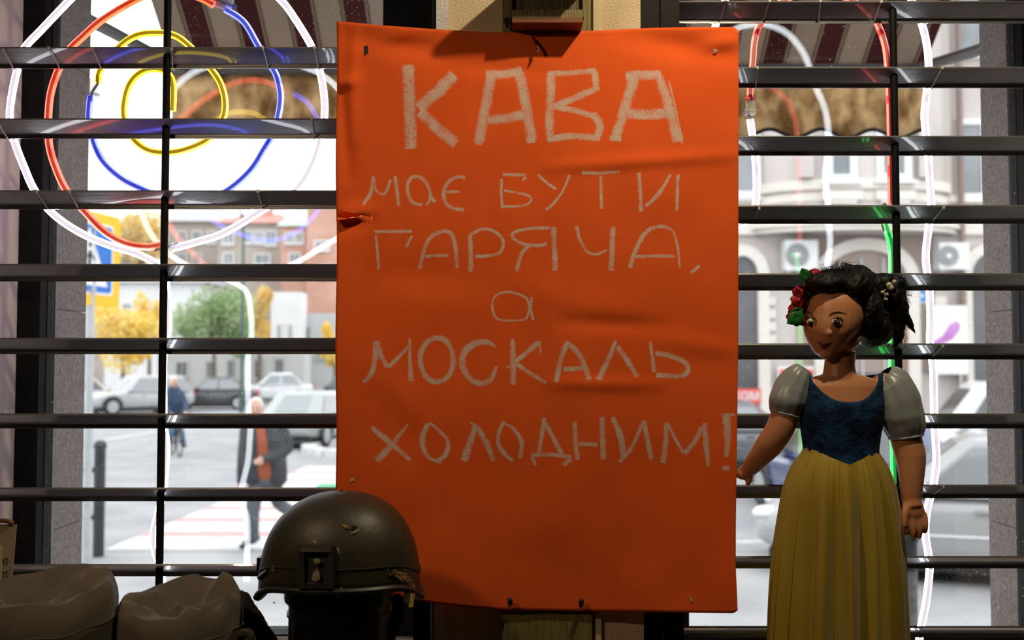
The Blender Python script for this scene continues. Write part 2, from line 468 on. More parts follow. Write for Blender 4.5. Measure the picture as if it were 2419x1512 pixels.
MB().box((xq1+0.003, 1.835, ZB), (xq2, 1.885, ZT)).build('post', M_['blackframe'], s2, smooth=False)

# ================================================================== NEON TUBES
YN = 1.9075
NE = {'white': emat('neon_white', (0.86,0.93,1.0), 7.5), 'orange': emat('neon_orange', (1.0,0.058,0.014), 4.2), 'yellow': emat('neon_yellow', (1.0,0.70,0.012), 3.6),
      'blue': emat('neon_blue', (0.055,0.085,1.0), 6.0), 'red': emat('neon_red', (1.0,0.022,0.020), 2.6), 'green': emat('neon_green', (0.02,1.0,0.10), 3.0)}
NB = {'white': pmat('sleeve_grey', (0.42,0.36,0.38), rough=0.5, trans=0.28), 'orange': pmat('sleeve_mauve', (0.42,0.26,0.24), rough=0.5, trans=0.28), 'yellow': pmat('sleeve_olive', (0.36,0.30,0.12), rough=0.5, trans=0.28),
      'blue': pmat('sleeve_slate', (0.22,0.24,0.34), rough=0.5, trans=0.28), 'red': pmat('sleeve_rose', (0.40,0.22,0.24), rough=0.5, trans=0.28), 'green': pmat('sleeve_green', (0.22,0.36,0.34), rough=0.5, trans=0.28)}
M_['tie'] = pmat('clear_cable_tie', (0.62,0.60,0.62), rough=0.4)
M_['clip'] = clear_plastic('clear_plastic_clip')
M_['cap'] = pmat('black_end_cap', (0.02,0.02,0.02), rough=0.4)
def neon(color, pts, label, ties=(), r=0.0072, dark=()):
    w = [P(x, y, YN) for x, y in pts]
    t = thing('neon_tube', w[-1], label, 'neon tube', 'neon tubes tied to the slats')
    sm, _ = catmull(w, [r]*len(w), 8)
    MB().tube(sm, r, 10, flat=(0.62,1.0)).build('glowing_tube', NE[color], t)
    # opaque mounting sleeve on the room side
    off = Vector((0, -0.0042, 0))
    MB().tube([p+off for p in sm], 0.0034, 8, flat=(0.55,1.0)).build('mounting_sleeve', NB[color], t)
    for (a, b) in ties:
        pa, pb = P(a[0], a[1], YS-0.002), P(b[0], b[1], YS+SW_Y+0.001)
        mid = P((a[0]+b[0])/2, (a[1]+b[1])/2, YS+SW_Y*0.45)
        pa2 = pa + Vector((0, 0.004, 0.004)); 
        MB().tube([pa2, pa, mid, pb, P(b[0]+2, b[1]+3, YN+0.004)], 0.0012, 6).cbox(pa, (0.004,0.004,0.005)).build('cable_tie', M_['tie'], t)
    return t
neon('white', [(400,-88),(330,-82),(250,-58),(200,-32),(165,0),(100,68),(57,115),(42,160),(28,225),(23,280),(33,330),(55,390),(82,450),(125,505),(190,550),(260,580),(325,600),(375,628),(391,660)], 'white neon tube forming the outermost left arc of the spiral', ties=[((6,118),(32,162)),((0,300),(20,330)),((85,452),(112,492))])
neon('white', [(391,662),(397,720),(397,770),(393,800),(386,850),(386,950),(387,1005),(393,1050),(390,1110),(385,1165),(377,1200),(364,1255),(366,1300),(380,1340),(383,1400),(381,1460),(379,1540)], 'white neon tube hanging wavily beside the vertical rod under the spiral')
neon('white', [(410,-88),(480,-84),(560,-62),(620,-36),(665,2),(694,40),(736,110),(756,170),(766,230),(766,280),(756,330),(736,390),(698,448),(622,495),(530,550),(460,573),(405,588)], 'white neon tube forming the outermost right arc of the spiral', ties=[((742,112),(752,162)),((737,280),(742,328)),((609,452),(621,492))])
neon('orange', [(505,12),(480,-2),(440,-16),(400,-20),(355,-14),(312,4),(240,48),(192,90),(164,118),(138,165),(120,220),(114,280),(116,340),(130,392),(157,450),(205,505),(250,550),(300,576),(348,583),(386,577)], 'orange neon tube curving inside the white arc of the spiral', ties=[((113,114),(142,162)),((163,452),(185,492))])
neon('yellow', [(232,196),(238,165),(280,113),(318,86),(362,78),(412,84),(452,113),(500,165),(524,205),(532,250),(523,288),(494,328),(440,353),(392,361),(348,354),(315,328),(296,288),(293,250),(305,202),(332,172),(370,163),(398,176),(409,205),(408,262)], 'yellow neon tube coiled at the heart of the spiral', ties=[((217,116),(240,163)),((405,116),(408,163))], r=0.0066)
neon('blue', [(214,228),(210,280),(220,330),(243,380),(290,423),(350,452),(420,474),(480,474),(540,448),(592,402),(624,352),(642,322),(656,280),(663,230),(655,185),(640,155),(610,108),(576,52),(532,22)], 'blue neon tube circling the yellow coil of the spiral', ties=[((620,112),(634,162))], r=0.0066)
neon('white', [(1985,-196),(1905,-180),(1810,-120),(1728,-40),(1713,0),(1701,30),(1690,62),(1684,110)], 'white neon tube rising from behind the top right corner of the poster', ties=[((1716,0),(1700,48))])
neon('red', [(1771,232),(1773,205),(1778,150),(1783,95),(1797,55),(1835,12),(1905,-18),(1985,-10),(2040,20),(2070,52),(2090,105),(2097,160),(2100,210),(2103,300),(2104,400),(2105,482)], 'red neon tube arching over the window behind the doll', ties=[((1818,2),(1802,50)),((1938,2),(1933,52)),((2082,4),(2064,52))], r=0.0066)
neon('white', [(1772,282),(1776,310),(1781,350),(1786,400),(1787,450),(1783,490),(1768,517),(1740,533)], 'white neon tube curling behind the right edge of the poster', ties=[((1789,160),(1785,207)),((1793,492),(1780,518))])
neon('green', [(2086,515),(2096,545),(2106,585),(2108,650),(2107,720),(2108,800),(2107,860),(2106,930),(2110,1000),(2112,1080),(2113,1150)], 'green neon tube running down beside the rod behind the doll')
neon('white', [(1992,-196),(2060,-168),(2110,-112),(2138,-48),(2153,0),(2177,55),(2190,110),(2194,165),(2190,212),(2184,270),(2188,325),(2192,370),(2197,440),(2200,480),(2196,520),(2187,600),(2191,650),(2196,690),(2198,760),(2197,810),(2204,870),(2206,950),(2208,1010),(2212,1085),(2205,1145),(2190,1205),(2186,1260),(2193,1310),(2196,1345),(2188,1420),(2176,1480),(2168,1540)], 'long wavy white neon tube hanging to the right of the doll', ties=[((2226,160),(2200,208)),((2229,490),(2203,522)),((2227,817),(2202,842)),((2228,1150),(2205,1168))])
def clip(pts, size, label):
    a, b = P(*pts[0], YN-0.002), P(*pts[1], YN-0.002)
    d = b-a; ang = math.atan2(d.x, -d.z)
    M = Matrix.Rotation(-ang, 3, 'Y')
    t = thing('neon_connector', (a+b)/2, label, 'connector', 'clear plastic connectors between neon tubes')
    MB().cbox((a+b)/2, (size, 0.013, d.length*0.62), M).build('housing', M_['clip'], t)
    MB().cbox((a*0.3+b*0.7), (size*1.2, 0.016, 0.003), M).build('clasp', M_['clip'], t)
    MB().tube([a, (a*0.7+b*0.3)+Vector((0.004,0,0)), (a+b)/2, (a*0.3+b*0.7)-Vector((0.003,0,0)), b], 0.0024, 6, 4).build('wire', NB['blue'], t)
clip(((230,178),(216,240)), 0.020, 'clear plastic connector joining the yellow and blue neon tubes')
clip(((490,-6),(560,16)), 0.024, 'clear plastic connector at the upper end of the blue neon tube')
clip(((420,575),(366,592)), 0.012, 'clear plastic connector joining the orange and white neon tubes')
clip(((1770,212),(1772,285)), 0.020, 'clear plastic connector joining the red and white neon tubes')
MB().tube([P(x,y,YN) for x,y in ((2110,590),(2098,560),(2086,535),(2084,505),(2088,482),(2094,490),(2096,505))], 0.0028, 8, 5).build('wire_loop', pmat('clear_wire', (0.25,0.26,0.25), rough=0.3))
tag(bpy.data.objects['wire_loop'], 'looped grey wire sticking up at the top of the green neon tube', 'wire')

# ================================================================== POSTER
YP = 1.733
def poster_y(px, py):
    u = (px-793)/952.0; v = (py-50)/1398.0
    d = 0.0
    # broad waves
    d += 0.0035*math.sin(2.2*math.pi*u+0.6)*math.sin(1.4*math.pi*v+0.3)
    d += 0.0030*noise.noise(Vector((u*3.0, v*4.0, 1.3)))
    d += 0.0026*noise.noise(Vector((u*8.0, v*10.0, 4.1)))
    d += 0.0007*noise.noise(Vector((u*24.0, v*9.0, 7.7)))
    def ridge(x0, y0, x1, y1, amp, w):
        L2 = (x1-x0)**2+(y1-y0)**2
        t = max(0, min(1, ((px-x0)*(x1-x0)+(py-y0)*(y1-y0))/L2))
        dx, dy = px-(x0+(x1-x0)*t), py-(y0+(y1-y0)*t)
        e = math.sin(math.pi*min(1, max(0.0, t*0.96+0.02)))
        return 1.5*amp*math.exp(-(dx*dx+dy*dy)/(w*w))*(0.35+0.65*e)
    d += ridge(830, 90, 1040, 122, 0.006, 26) + ridge(870, 118, 985, 62, -0.005, 24)
    d += ridge(1040, 150, 1300, 172, 0.0025, 22)
    d += ridge(795, 200, 842, 190, -0.007, 14) + ridge(838, 70, 826, 330, -0.004, 16) + ridge(812, 215, 822, 420, 0.005, 16)
    d += ridge(1290, 395, 1745, 365, -0.0035, 16) + ridge(1480, 90, 1740, 130, 0.006, 30) + ridge(1650, 115, 1745, 95, -0.005, 20)
    d += ridge(1330, 760, 1560, 770, 0.003, 20) + ridge(1300, 905, 1560, 908, -0.0028, 16) + ridge(1560, 800, 1740, 830, -0.0025, 24)
    d += ridge(1260, 690, 1500, 740, -0.002, 40)
    d += ridge(870, 640, 1100, 660, 0.003, 40) + ridge(880, 860, 1000, 1000, -0.0025, 40)
    if px < 900: d += ridge(797, 505, 880, 500, -0.006, 20) + ridge(797, 545, 880, 512, 0.005, 18)
    # top hangs loose, bottom right corner curls a little
    if v < 0.04: d -= 0.004*(1-v/0.04)*(0.4+0.6*math.sin(7*u+0.4))
    if u > 0.93: d -= 0.004*((u-0.93)/0.07)**2
    if u > 0.6 and v > 0.82: d -= 0.010*((v-0.82)/0.18)**1.5*((u-0.6)/0.4)
    d = max(-0.024, min(0.010, d))
    return YP + d
def ptop(u):
    xs = [(793,50),(830,53),(900,60),(985,66),(1060,71),(1140,76),(1280,77),(1420,72),(1540,66),(1640,64),(1745,64)]
    x = 793+952*u
    for (a,b),(c,d) in zip(xs[:-1], xs[1:]):
        if x <= c: return b+(d-b)*(x-a)/(c-a)
    return 64
def pbot(u):
    xs = [(793,1370),(880,1392),(960,1415),(1040,1428),(1120,1436),(1185,1441),(1300,1443),(1450,1445),(1600,1447),(1745,1449)]
    x = 793+952*u
    for (a,b),(c,d) in zip(xs[:-1], xs[1:]):
        if x <= c: return b+(d-b)*(x-a)/(c-a)
    return 1449
def pedge(v):
    """right and left outline shift"""
    r = 1745 - 2*v - 5*max(0, min(1,(v-0.55)/0.3)) + 5*max(0,(v-0.92)/0.08)
    l = 795 - 2*v + 1.5*math.sin(v*19)
    return l, r
NU, NV = 130, 180
def poster_px(i, j):
    u, v = i/NU, j/NV
    l, r = pedge(v)
    x = l+(r-l)*u
    yt, yb = ptop(u), pbot(u)
    y = yt+(yb-yt)*v
    # rounded upper right and lower right corner
    if u > 0.985 and v < 0.01: y += 10*((u-0.985)/0.015)**2
    if u > 0.985 and v > 0.99: y -= 8*((u-0.985)/0.015)**2
    return x, y
poster = MB()
tear_j = round(NV*(512-50)/(1385-50)); tear_n = 12
idx = {}
for j in range(NV+1):
    for i in range(NU+1):
        x, y = poster_px(i, j)
        if j == tear_j and i < tear_n: y = 519 - 13*(i/tear_n) + 1.5*math.sin(i*2.1)
        idx[i,j,0] = len(poster.v); poster.v.append(P(x, y, poster_y(x, y)+(0.004*(1-i/tear_n) if j == tear_j and i < tear_n else 0)))
for i in range(tear_n):
    x, y = poster_px(i, tear_j); y2 = 521 - 15*(i/tear_n)
    idx[i,tear_j,1] = len(poster.v); poster.v.append(P(x-1, y2, poster_y(x, y)-0.012*(1-i/tear_n)))
for j in range(NV):
    for i in range(NU):
        k = 1 if j == tear_j else 0
        a = idx.get((i,j,k), idx[i,j,0]); b = idx.get((i+1,j,k), idx[i+1,j,0])
        poster.f.append((a, idx[i,j+1,0], idx[i+1,j+1,0], b))
PT = thing('poster', P(1268, 1440, YP), 'large orange paper poster hand lettered in white chalk', 'poster')
sheet = poster.build('paper_sheet', M_['paper'], PT, fix=False)
sol = sheet.modifiers.new('thickness', 'SOLIDIFY'); sol.thickness = 0.0006; sol.offset = 1
for p_ in sheet.data.polygons: p_.use_smooth = True

def chalk(pts, w, closed=False, k=10):
    """one chalk stroke as a ribbon lying on the paper; w in pixels (one value or one per point)"""
    v = [Vector((x, y, 0)) for x, y in pts]
    ww = list(w) if hasattr(w, '__len__') else [w]*len(v)
    if len(v) > 2: v, ww = catmull(v, ww, k)
    else:
        n = 12; a, b = v; wa, wb = ww
        v = [a.lerp(b, i/n) for i in range(n+1)]; ww = [wa+(wb-wa)*i/n for i in range(n+1)]
    verts, faces, uvs = [], [], []
    L = 0
    A = 4
    for i, p in enumerate(v):
        t = (v[min(i+1,len(v)-1)]-v[max(i-1,0)]).normalized(); nrm = Vector((-t.y, t.x, 0))
        if i: L += (v[i]-v[i-1]).length
        for s in range(A+1):
            f = -1+2*s/A
            jit = 1+0.18*noise.noise(Vector((p.x*0.09, p.y*0.09, f*2)))
            q = p+nrm*f*ww[i]*0.61*jit
            verts.append(P(q.x, q.y, poster_y(q.x, q.y)-0.0007)); 
            e = max(abs(f), 0.9 if i in (0, len(v)-1) else 0)
            uvs.append((L*0.01, e if f >= 0 else -e))
    n = A+1
    for i in range(len(v)-1):
        for s in range(A): faces.append((i*n+s, (i+1)*n+s, (i+1)*n+s+1, i*n+s+1))
    return verts, faces, uvs
def letter(strokes):
    V, Fc, U = [], [], []
    for s in strokes:
        a, b, c = chalk(*s)
        n = len(V); V += a; Fc += [tuple(n+i for i in f) for f in b]; U += c
    me = bpy.data.meshes.new('chalk_letter')
    me.from_pydata([tuple(x) for x in V], [], Fc)
    ul = me.uv_layers.new(name='UVMap')
    for lp in me.loops: ul.data[lp.index].uv = U[lp.vertex_index]
    me.shade_smooth()
    add('chalk_letter', me, M_['chalk'], PT)
def oval(cx, cy, rx, ry, a0=-100, a1=262, n=14, tilt=0):
    r = []
    for i in range(n+1):
        a = math.radians(a0+(a1-a0)*i/n)
        x, y = rx*math.cos(a), ry*math.sin(a)
        r.append((cx+x*math.cos(tilt)-y*math.sin(tilt), cy+x*math.sin(tilt)+y*math.cos(tilt)))
    return r
B1 = 27
# line 1
letter([([(964,152),(967,250),(971,352)], B1), ([(1074,176),(1035,215),(988,256)], 28), ([(992,262),(1030,300),(1078,340)], 26)])
letter([([(1160,178),(1148,250),(1130,342)], 24), ([(1148,176),(1190,176),(1234,166)], 20), ([(1226,170),(1243,250),(1257,338)], 24), ([(1152,282),(1195,280),(1238,270)], 22)])
letter([([(1302,168),(1300,250),(1298,322)], 20), ([(1296,174),(1350,172),(1408,166)], 13), ([(1404,168),(1410,215)], 15), ([(1405,212),(1360,230),(1308,252)], 16), ([(1308,252),(1360,262),(1405,275)], 14), ([(1400,268),(1416,292),(1413,322)], 18), ([(1292,330),(1350,322),(1418,326)], 16)])
letter([([(1498,182),(1478,250),(1452,330)], [26,24,22]), ([(1478,180),(1520,178),(1562,178)], 22), ([(1556,180),(1580,250),(1603,336)], [18,24,26]), ([(1580,190),(1597,260),(1612,340)], [3,4,6]), ([(1482,268),(1530,270),(1578,268)], 24), ([(1440,326),(1468,326)], 14)])
# line 2
W2 = 9
letter([([(882,416),(876,455),(856,484)], W2), ([(882,418),(888,448),(905,459),(916,445),(922,424)], W2-2), ([(933,416),(938,455),(942,486)], W2)])
letter([([(1018,470),(1012,440),(995,420),(975,418),(963,435),(964,455),(975,478),(998,484)], W2), ([(1018,455),(1014,475),(1006,484)], 5), ([(1018,466),(1028,478)], 8)])
letter([([(1100,420),(1080,418),(1060,430),(1048,452),(1052,478),(1070,492),(1097,496)], W2), ([(1052,453),(1086,453)], 7)])
letter([([(1187,412),(1212,413),(1241,413)], 8), ([(1243,418),(1234,426)], 8), ([(1185,422),(1184,455),(1187,493)], 7), ([(1190,450),(1220,455),(1250,463),(1253,476),(1235,486),(1190,488)], 6)])
letter([([(1270,413),(1292,432),(1314,447)], 7), ([(1346,412),(1330,450),(1308,480),(1289,497)], [9,5,7,8])])
letter([([(1374,408),(1420,409),(1464,405)], 8), ([(1419,415),(1420,455),(1421,494)], 8)])
letter([([(1509,408),(1513,455),(1514,500)], 9), ([(1585,411),(1558,455),(1525,488)], [7,10,9]), ([(1602,412),(1600,455),(1599,498)], 8)])
# line 3
W3 = 10
letter([([(884,547),(930,547),(973,546)], 8), ([(888,555),(892,600),(895,637)], [6,7,7]), ([(974,556),(959,584)], [5,9])])
letter([([(991,636),(1002,590),(1018,560),(1045,547),(1065,552),(1076,585),(1079,634)], W3), ([(1004,606),(1035,604),(1060,604)], 8)])
letter([([(1110,555),(1112,600),(1112,642)], 11), ([(1110,556),(1140,541),(1170,548),(1189,570),(1182,595),(1160,603),(1122,606)], 8)])
letter([([(1308,535),(1310,590),(1312,640)], 13), ([(1300,538),(1250,540),(1215,549),(1212,562),(1235,576),(1270,580),(1292,576)], 8), ([(1250,580),(1232,600),(1220,642)], 10)])
letter([([(1361,534),(1370,565),(1385,592),(1408,601),(1434,590)], [9,8,7,6,6]), ([(1448,535),(1446,590),(1443,640)], 13)])
letter([([(1488,634),(1500,595),(1525,550),(1560,535),(1588,545),(1600,580),(1606,632)], [11,11,11,9,6,6,5]), ([(1498,606),(1545,605),(1594,605)], 8)])
letter([([(1652,627),(1642,637),(1631,644)], [6,9,10])])
# line 4
letter([([(1246,748),(1250,725),(1240,702),(1200,690),(1170,700),(1163,728),(1172,750),(1192,757),(1235,756),(1246,748)], 6), ([(1256,702),(1254,730),(1260,756)], 7)])
# line 5
W5 = 15
letter([([(888,805),(886,850),(875,885),(858,904)], [16,14,12,10]), ([(890,805),(900,840),(915,868)], 12), ([(917,868),(945,840),(968,815)], 9), ([(968,800),(968,850),(972,902)], [6,10,13])])
letter([(oval(1032, 850, 39, 52, -110, 250), 13), (oval(1030, 860, 36, 44, 60, 200, 8), 7)])
letter([([(1172,820),(1150,808),(1120,812),(1096,835),(1094,865),(1108,893),(1135,906),(1160,895),(1173,865)], [6,13,16,17,16,13,14,13,6])])
letter([([(1210,800),(1212,850),(1212,910)], [10,14,12]), ([(1274,808),(1245,832),(1216,856)], [14,12,9]), ([(1276,805),(1277,835)], [4,5]), ([(1220,860),(1250,880),(1290,905)], 10), ([(1196,868),(1216,862)], 6)])
letter([([(1342,806),(1326,845),(1314,903)], 13), ([(1344,812),(1370,840),(1393,897)], 13), ([(1330,872),(1380,870)], 11)])
letter([([(1455,803),(1437,850),(1412,898)], [8,13,14]), ([(1458,818),(1480,850),(1506,890)], 12)])
letter([([(1536,806),(1541,845),(1545,880)], [6,9,10]), ([(1548,834),(1590,843),(1618,856),(1626,872),(1610,888),(1550,886)], 12)])
# line 6
W6 = 13
letter([([(876,1008),(920,1045),(970,1088)], [12,14,10]), ([(964,1002),(930,1045),(890,1090)], [6,13,18])])
letter([([(1014,998),(1038,1018),(1058,1045),(1052,1075),(1032,1090)], [5,9,11,11,10]), ([(1012,1000),(998,1030),(1000,1060),(1015,1082),(1042,1094)], [10,14,12,9,6])])
letter([([(1124,1002),(1112,1040),(1096,1090)], [10,16,18]), ([(1110,998),(1128,1010),(1148,1045),(1166,1090)], [4,10,14,12])])
letter([([(1192,994),(1178,1022),(1178,1050),(1192,1072),(1212,1090)], [8,10,10,10,10]), ([(1192,1000),(1215,1015),(1232,1045),(1228,1082)], [5,8,12,12])])
letter([([(1286,986),(1280,1030),(1273,1072)], 11), ([(1288,1000),(1305,1030),(1328,1074)], 11), ([(1255,1076),(1300,1074),(1350,1080)], 10), ([(1256,1080),(1266,1100)], 10), ([(1348,1082),(1332,1100)], 12)])
letter([([(1357,996),(1360,1040),(1364,1086)], 11), ([(1366,1048),(1412,1051)], 10), ([(1422,985),(1424,1040),(1425,1086)], 13)])
letter([([(1447,984),(1465,1030),(1474,1080)], [10,16,14]), ([(1462,1092),(1490,1060),(1518,1000)], 10), ([(1520,992),(1530,1040),(1538,1086)], 12)])
letter([([(1572,998),(1573,1040),(1566,1094)], [8,12,14]), ([(1576,1000),(1597,1040),(1614,1070)], 8), ([(1616,1072),(1640,1045),(1658,1008)], 12), ([(1664,998),(1668,1050),(1674,1102)], [12,14,8])])
letter([([(1716,976),(1718,1030),(1716,1080)], [22,17,9]), ([(1706,1106),(1724,1106)], 12), ([(1712,980),(1737,980)], 6)])
# pins, tears and screws on the poster
M_['nail'] = pmat('rusty_nail', (0.20,0.09,0.05), (0.10,0.04,0.02), 90, rough=0.5, metal=0.5)
M_['bluepin'] = pmat('dark_blue_pin', (0.01,0.02,0.045), rough=0.2)
M_['torn'] = pmat('torn_paper_white', (0.75,0.66,0.62), rough=0.9)
for k, (x, y) in enumerate([(1205,1414),(1372,1417)]):
    p = P(x, y, poster_y(x, y))
    b = MB(); b.tube([p+Vector((0,0.002,-0.012)), p+Vector((0,-0.008,-0.006))], 0.0028, 8); b.tube([p+Vector((0,-0.008,-0.006)), p+Vector((0,-0.014,0.000))], 0.0046, 10).sphere(p+Vector((0,-0.015,0.001)), 0.0048, 10, 6)
    tag(b.build('push_pin', M_['bluepin']), ['dark blue push pin above the left side of the plank under the poster', 'dark blue push pin above the right side of the plank under the poster'][k], 'push pin', 'push pins along the bottom of the poster')
p = P(1198, 62, poster_y(1198, 78))
b = MB(); b.tube([p+Vector((0,0.002,0)), p+Vector((0,-0.02,0.002))], 0.0032, 8); b.tube([p+Vector((0,-0.02,0.002)), p+Vector((0,-0.024,0.002))], 0.006, 10)
tag(b.build('push_pin', M_['cap']), 'black push pin beside the wooden box at the top of the poster', 'push pin')
sc_ = [P(x, y, poster_y(x,y)-d) for x, y, d in ((1258,88,0.002),(1263,97,0.009),(1268,108,0.014),(1272,117,0.016),(1269,126,0.018))]
tag(MB().tube(sc_, [0.0018,0.0026,0.0022,0.0026,0.0014], 7).build('screw', M_['nail']), 'bent rusty screw stuck in the poster under the wooden box', 'screw')
def tornbit(x, y, shape, mat):
    c = [P(x+a, y+b_, poster_y(x+a, y+b_)-0.0012-0.003*(i%2)) for i, (a, b_) in enumerate(shape)]
    MB().poly(c).build('torn_bit', mat, PT)
tornbit(1690,120,[(-7,-3),(0,-5),(7,0),(2,2),(-6,7),(-2,1)], M_['torn'])
tornbit(832,1134,[(-5,-3),(0,-4),(6,-6),(3,2),(-3,5)], M_['torn'])
tornbit(1633,1416,[(-5,-6),(0,-5),(5,3),(6,6),(0,4)], M_['torn'])
tornbit(864,117,[(-5,-8),(5,-9),(6,6),(2,12),(-4,11)], M_['cap'])

# plank behind the poster and the small wooden box over it
xw0, xw1 = P(1186,1480,1.745).x, P(1398,1480,1.745).x
tag(MB().box((xw0, 1.7445, 0.87), (xw1, YW-0.0005, 2.5)).build('plank', M_['olivewood'], smooth=False), 'dark olive wooden plank fixed to the stucco pillar behind the poster', 'plank')
bx0, bx1 = P(1210,40,1.69).x, P(1376,40,1.69).x
zb0 = P(1290, 73, 1.728).z
bxT = thing('wooden_box', ((bx0+bx1)/2, 1.72, zb0), 'small olive wooden box hanging above the poster', 'wooden box')
MB().box((bx0, 1.684, zb0+0.008), (bx1, 1.7012, zb0+0.022)).build('front_lip', M_['olivewood'], bxT, smooth=False)
MB().box((bx0, 1.684, zb0), (bx1, 1.7445, zb0+0.008)).build('bottom_board', M_['redbrownwood'], bxT, smooth=False)
MB().box((bx0+0.001, 1.698, zb0+0.022), (bx1-0.001, 1.7015, 2.15)).build('front_panel', M_['shadedwood'], bxT, smooth=False)
MB().box((bx0-0.004, 1.690, zb0+0.012), (bx0, 1.7445, 2.15)).build('side_board', M_['shadedwood'], bxT, smooth=False)
MB().box((bx1, 1.690, zb0+0.012), (bx1+0.003, 1.7445, 2.15)).build('side_board', M_['olivewood'], bxT, smooth=False)
MB().box((bx0-0.012, 1.622, 2.15), (bx1+0.010, 1.7445, 2.164)).build('top_board', M_['olivewood'], bxT, smooth=False)  # unseen overhang, its height and reach shaped to shade the front panel
# ================================================================== COUNTER, DOLL
M_['counter'] = pmat('dark_counter_wood', (0.05,0.035,0.02), (0.08,0.055,0.03), 10, 0.5, stretch=(0.4,4,4))
ZC = 0.78
ct = thing('counter', (0, 1.45, 0), 'dark wooden counter under the window carrying the helmet and the doll', 'counter')
MB().box((-1.9, 1.15, ZC-0.04), (1.9, YW-0.002, ZC)).build('worktop', M_['counter'], ct, smooth=False)
MB().box((-1.9, 1.35, 0.0), (1.9, 1.38, ZC-0.04)).build('front_panel', M_['counter'], ct, smooth=False)
ZSH = 0.98
sh = thing('display_shelf', (-0.75, 1.45, ZC), 'low dark wooden riser carrying the field caps', 'shelf')
MB().box((-1.3, 1.25, ZSH-0.02), (-0.37, 1.66, ZSH)).build('shelf_board', M_['counter'], sh, smooth=False)
for xx in (-1.3, -0.39):
    MB().box((xx, 1.25, ZC), (xx+0.02, 1.66, ZSH-0.02)).build('shelf_side', M_['counter'], sh, smooth=False)

YD = 1.66
S = MM(YD)
def D(px, py, dpx=0.0):
    """doll space: pixel position at the doll's own depth plus a depth offset given in pixels"""
    p = P(px, py, YD); p.y += dpx*S
    return p
M_['dollskin'] = pmat('doll_vinyl', (0.55,0.235,0.115), (0.58,0.255,0.125), 10, 0.38, spec=0.45)
M_['dollhair'] = pmat('black_doll_hair', (0.003,0.003,0.003), (0.006,0.005,0.005), 60, 0.5, spec=0.25, bump=0.6, bscale=90, stretch=(1,1,0.5))
M_['velvet'] = pmat('blue_crushed_velvet', (0.002,0.010,0.048), (0.008,0.060,0.16), 38, 0.75, bump=0.4, bscale=90, sheen=0.04, spec=0.2, ramp=(0.42,0.70))
M_['satin'] = pmat('grey_satin', (0.24,0.27,0.29), (0.30,0.33,0.35), 14, 0.32, sheen=0.2)
M_['yellowcloth'] = pmat('yellow_tulle_satin', (0.44,0.30,0.012), (0.50,0.36,0.03), 9, 0.5, bump=0.15, bscale=260, sheen=0.4, trans=0.22, stretch=(3,3,0.5))
M_['lips'] = pmat('dark_red_lip_paint', (0.10,0.006,0.014), rough=0.3)
M_['eyewhite'] = pmat('eye_white', (0.55,0.50,0.44), rough=0.25)
M_['iris'] = pmat('brown_iris', (0.06,0.022,0.010), rough=0.12)
M_['pupil'] = pmat('black_pupil', (0.004,0.003,0.003), rough=0.08)
M_['lash'] = pmat('dark_brow_paint', (0.012,0.006,0.005), rough=0.5)
M_['petal'] = pmat('red_cloth_petal', (0.50,0.006,0.020), (0.36,0.004,0.014), 30, 0.6, trans=0.25)
M_['leaf'] = pmat('green_cloth_leaf', (0.010,0.16,0.022), (0.02,0.24,0.04), 40, 0.5, trans=0.3)
M_['pearl'] = pmat('cream_pearl', (0.55,0.48,0.38), rough=0.22, coat=0.4)

doll = thing('doll', (D(1985,900).x, YD, ZC), 'dark haired doll in a blue velvet bodice and long yellow skirt', 'doll')
b = MB()
# head: skull and tapering jaw, turned a little to the poster
rings = []
for k in range(17):
    t = k/16.0; y = 662+186*t
    z = (y-740)/ (78 if y < 740 else 108)
    w = math.sqrt(max(0.0, 1-min(1,abs(z))**2.2))
    cx = 1969 - 22*max(0,(y-745)/103)**1.3
    jaw = 1.0 if y < 775 else 1-0.30*((y-775)/73)
    rx, ry = 69*w*jaw, 80*w*(1-0.12*max(0,(y-790)/58))
    off = 8*max(0,(y-740)/108)
    if w < 0.05: rx = ry = 3
    rings.append([D(cx+rx*math.cos(a), y, -off+ry*math.sin(a)) for a in [2*math.pi*j/28 for j in range(28)]])
b.loft(rings)
b.sphere(D(1938,789,-67), (8.5*S,9*S,7.5*S)).sphere(D(1943,776,-66), (6.5*S,7*S,15*S)).sphere(D(1932,792,-62), 4.6*S).sphere(D(1945,792,-65), 4.6*S)
b.sphere(D(1992,800,-30), (30*S,24*S,28*S)).sphere(D(1945,836,-30), (19*S,17*S,13*S))
b.sphere(D(2030,772,5), (8*S,14*S,20*S))
b.tube([D(1988,826,5), D(1986,860,8), D(1986,905,10)], [36*S,35*S,42*S], 16)
# torso
def ring(y, cx, hw, hd, n=32, dd=10):
    return [D(cx+hw*math.cos(a), y, dd+hd*math.sin(a)) for a in [2*math.pi*j/n for j in range(n)]]
b.loft([ring(886,1990,50,34), ring(897,1990,84,40), ring(912,1990,98,46), ring(945,1990,98,52), ring(985,1990,92,58), ring(1030,1988,84,50), ring(1070,1988,80,46), ring(1110,1988,96,56), ring(1180,1988,105,64), ring(1250,1988,80,60)])
# legs down to the counter
zc_py = HORIZON + (CAM.z-ZC)/YD*F - 2
for s in (-1, 1):
    b.tube([D(1988+s*45,1220,10), D(1988+s*42,1450,8), D(1988+s*40,1700,12), D(1988+s*38,zc_py-14,12)], [48*S,40*S,30*S,20*S], 14)
    b.sphere(D(1988+s*40, zc_py-14, -8), (22*S,42*S,14*S))
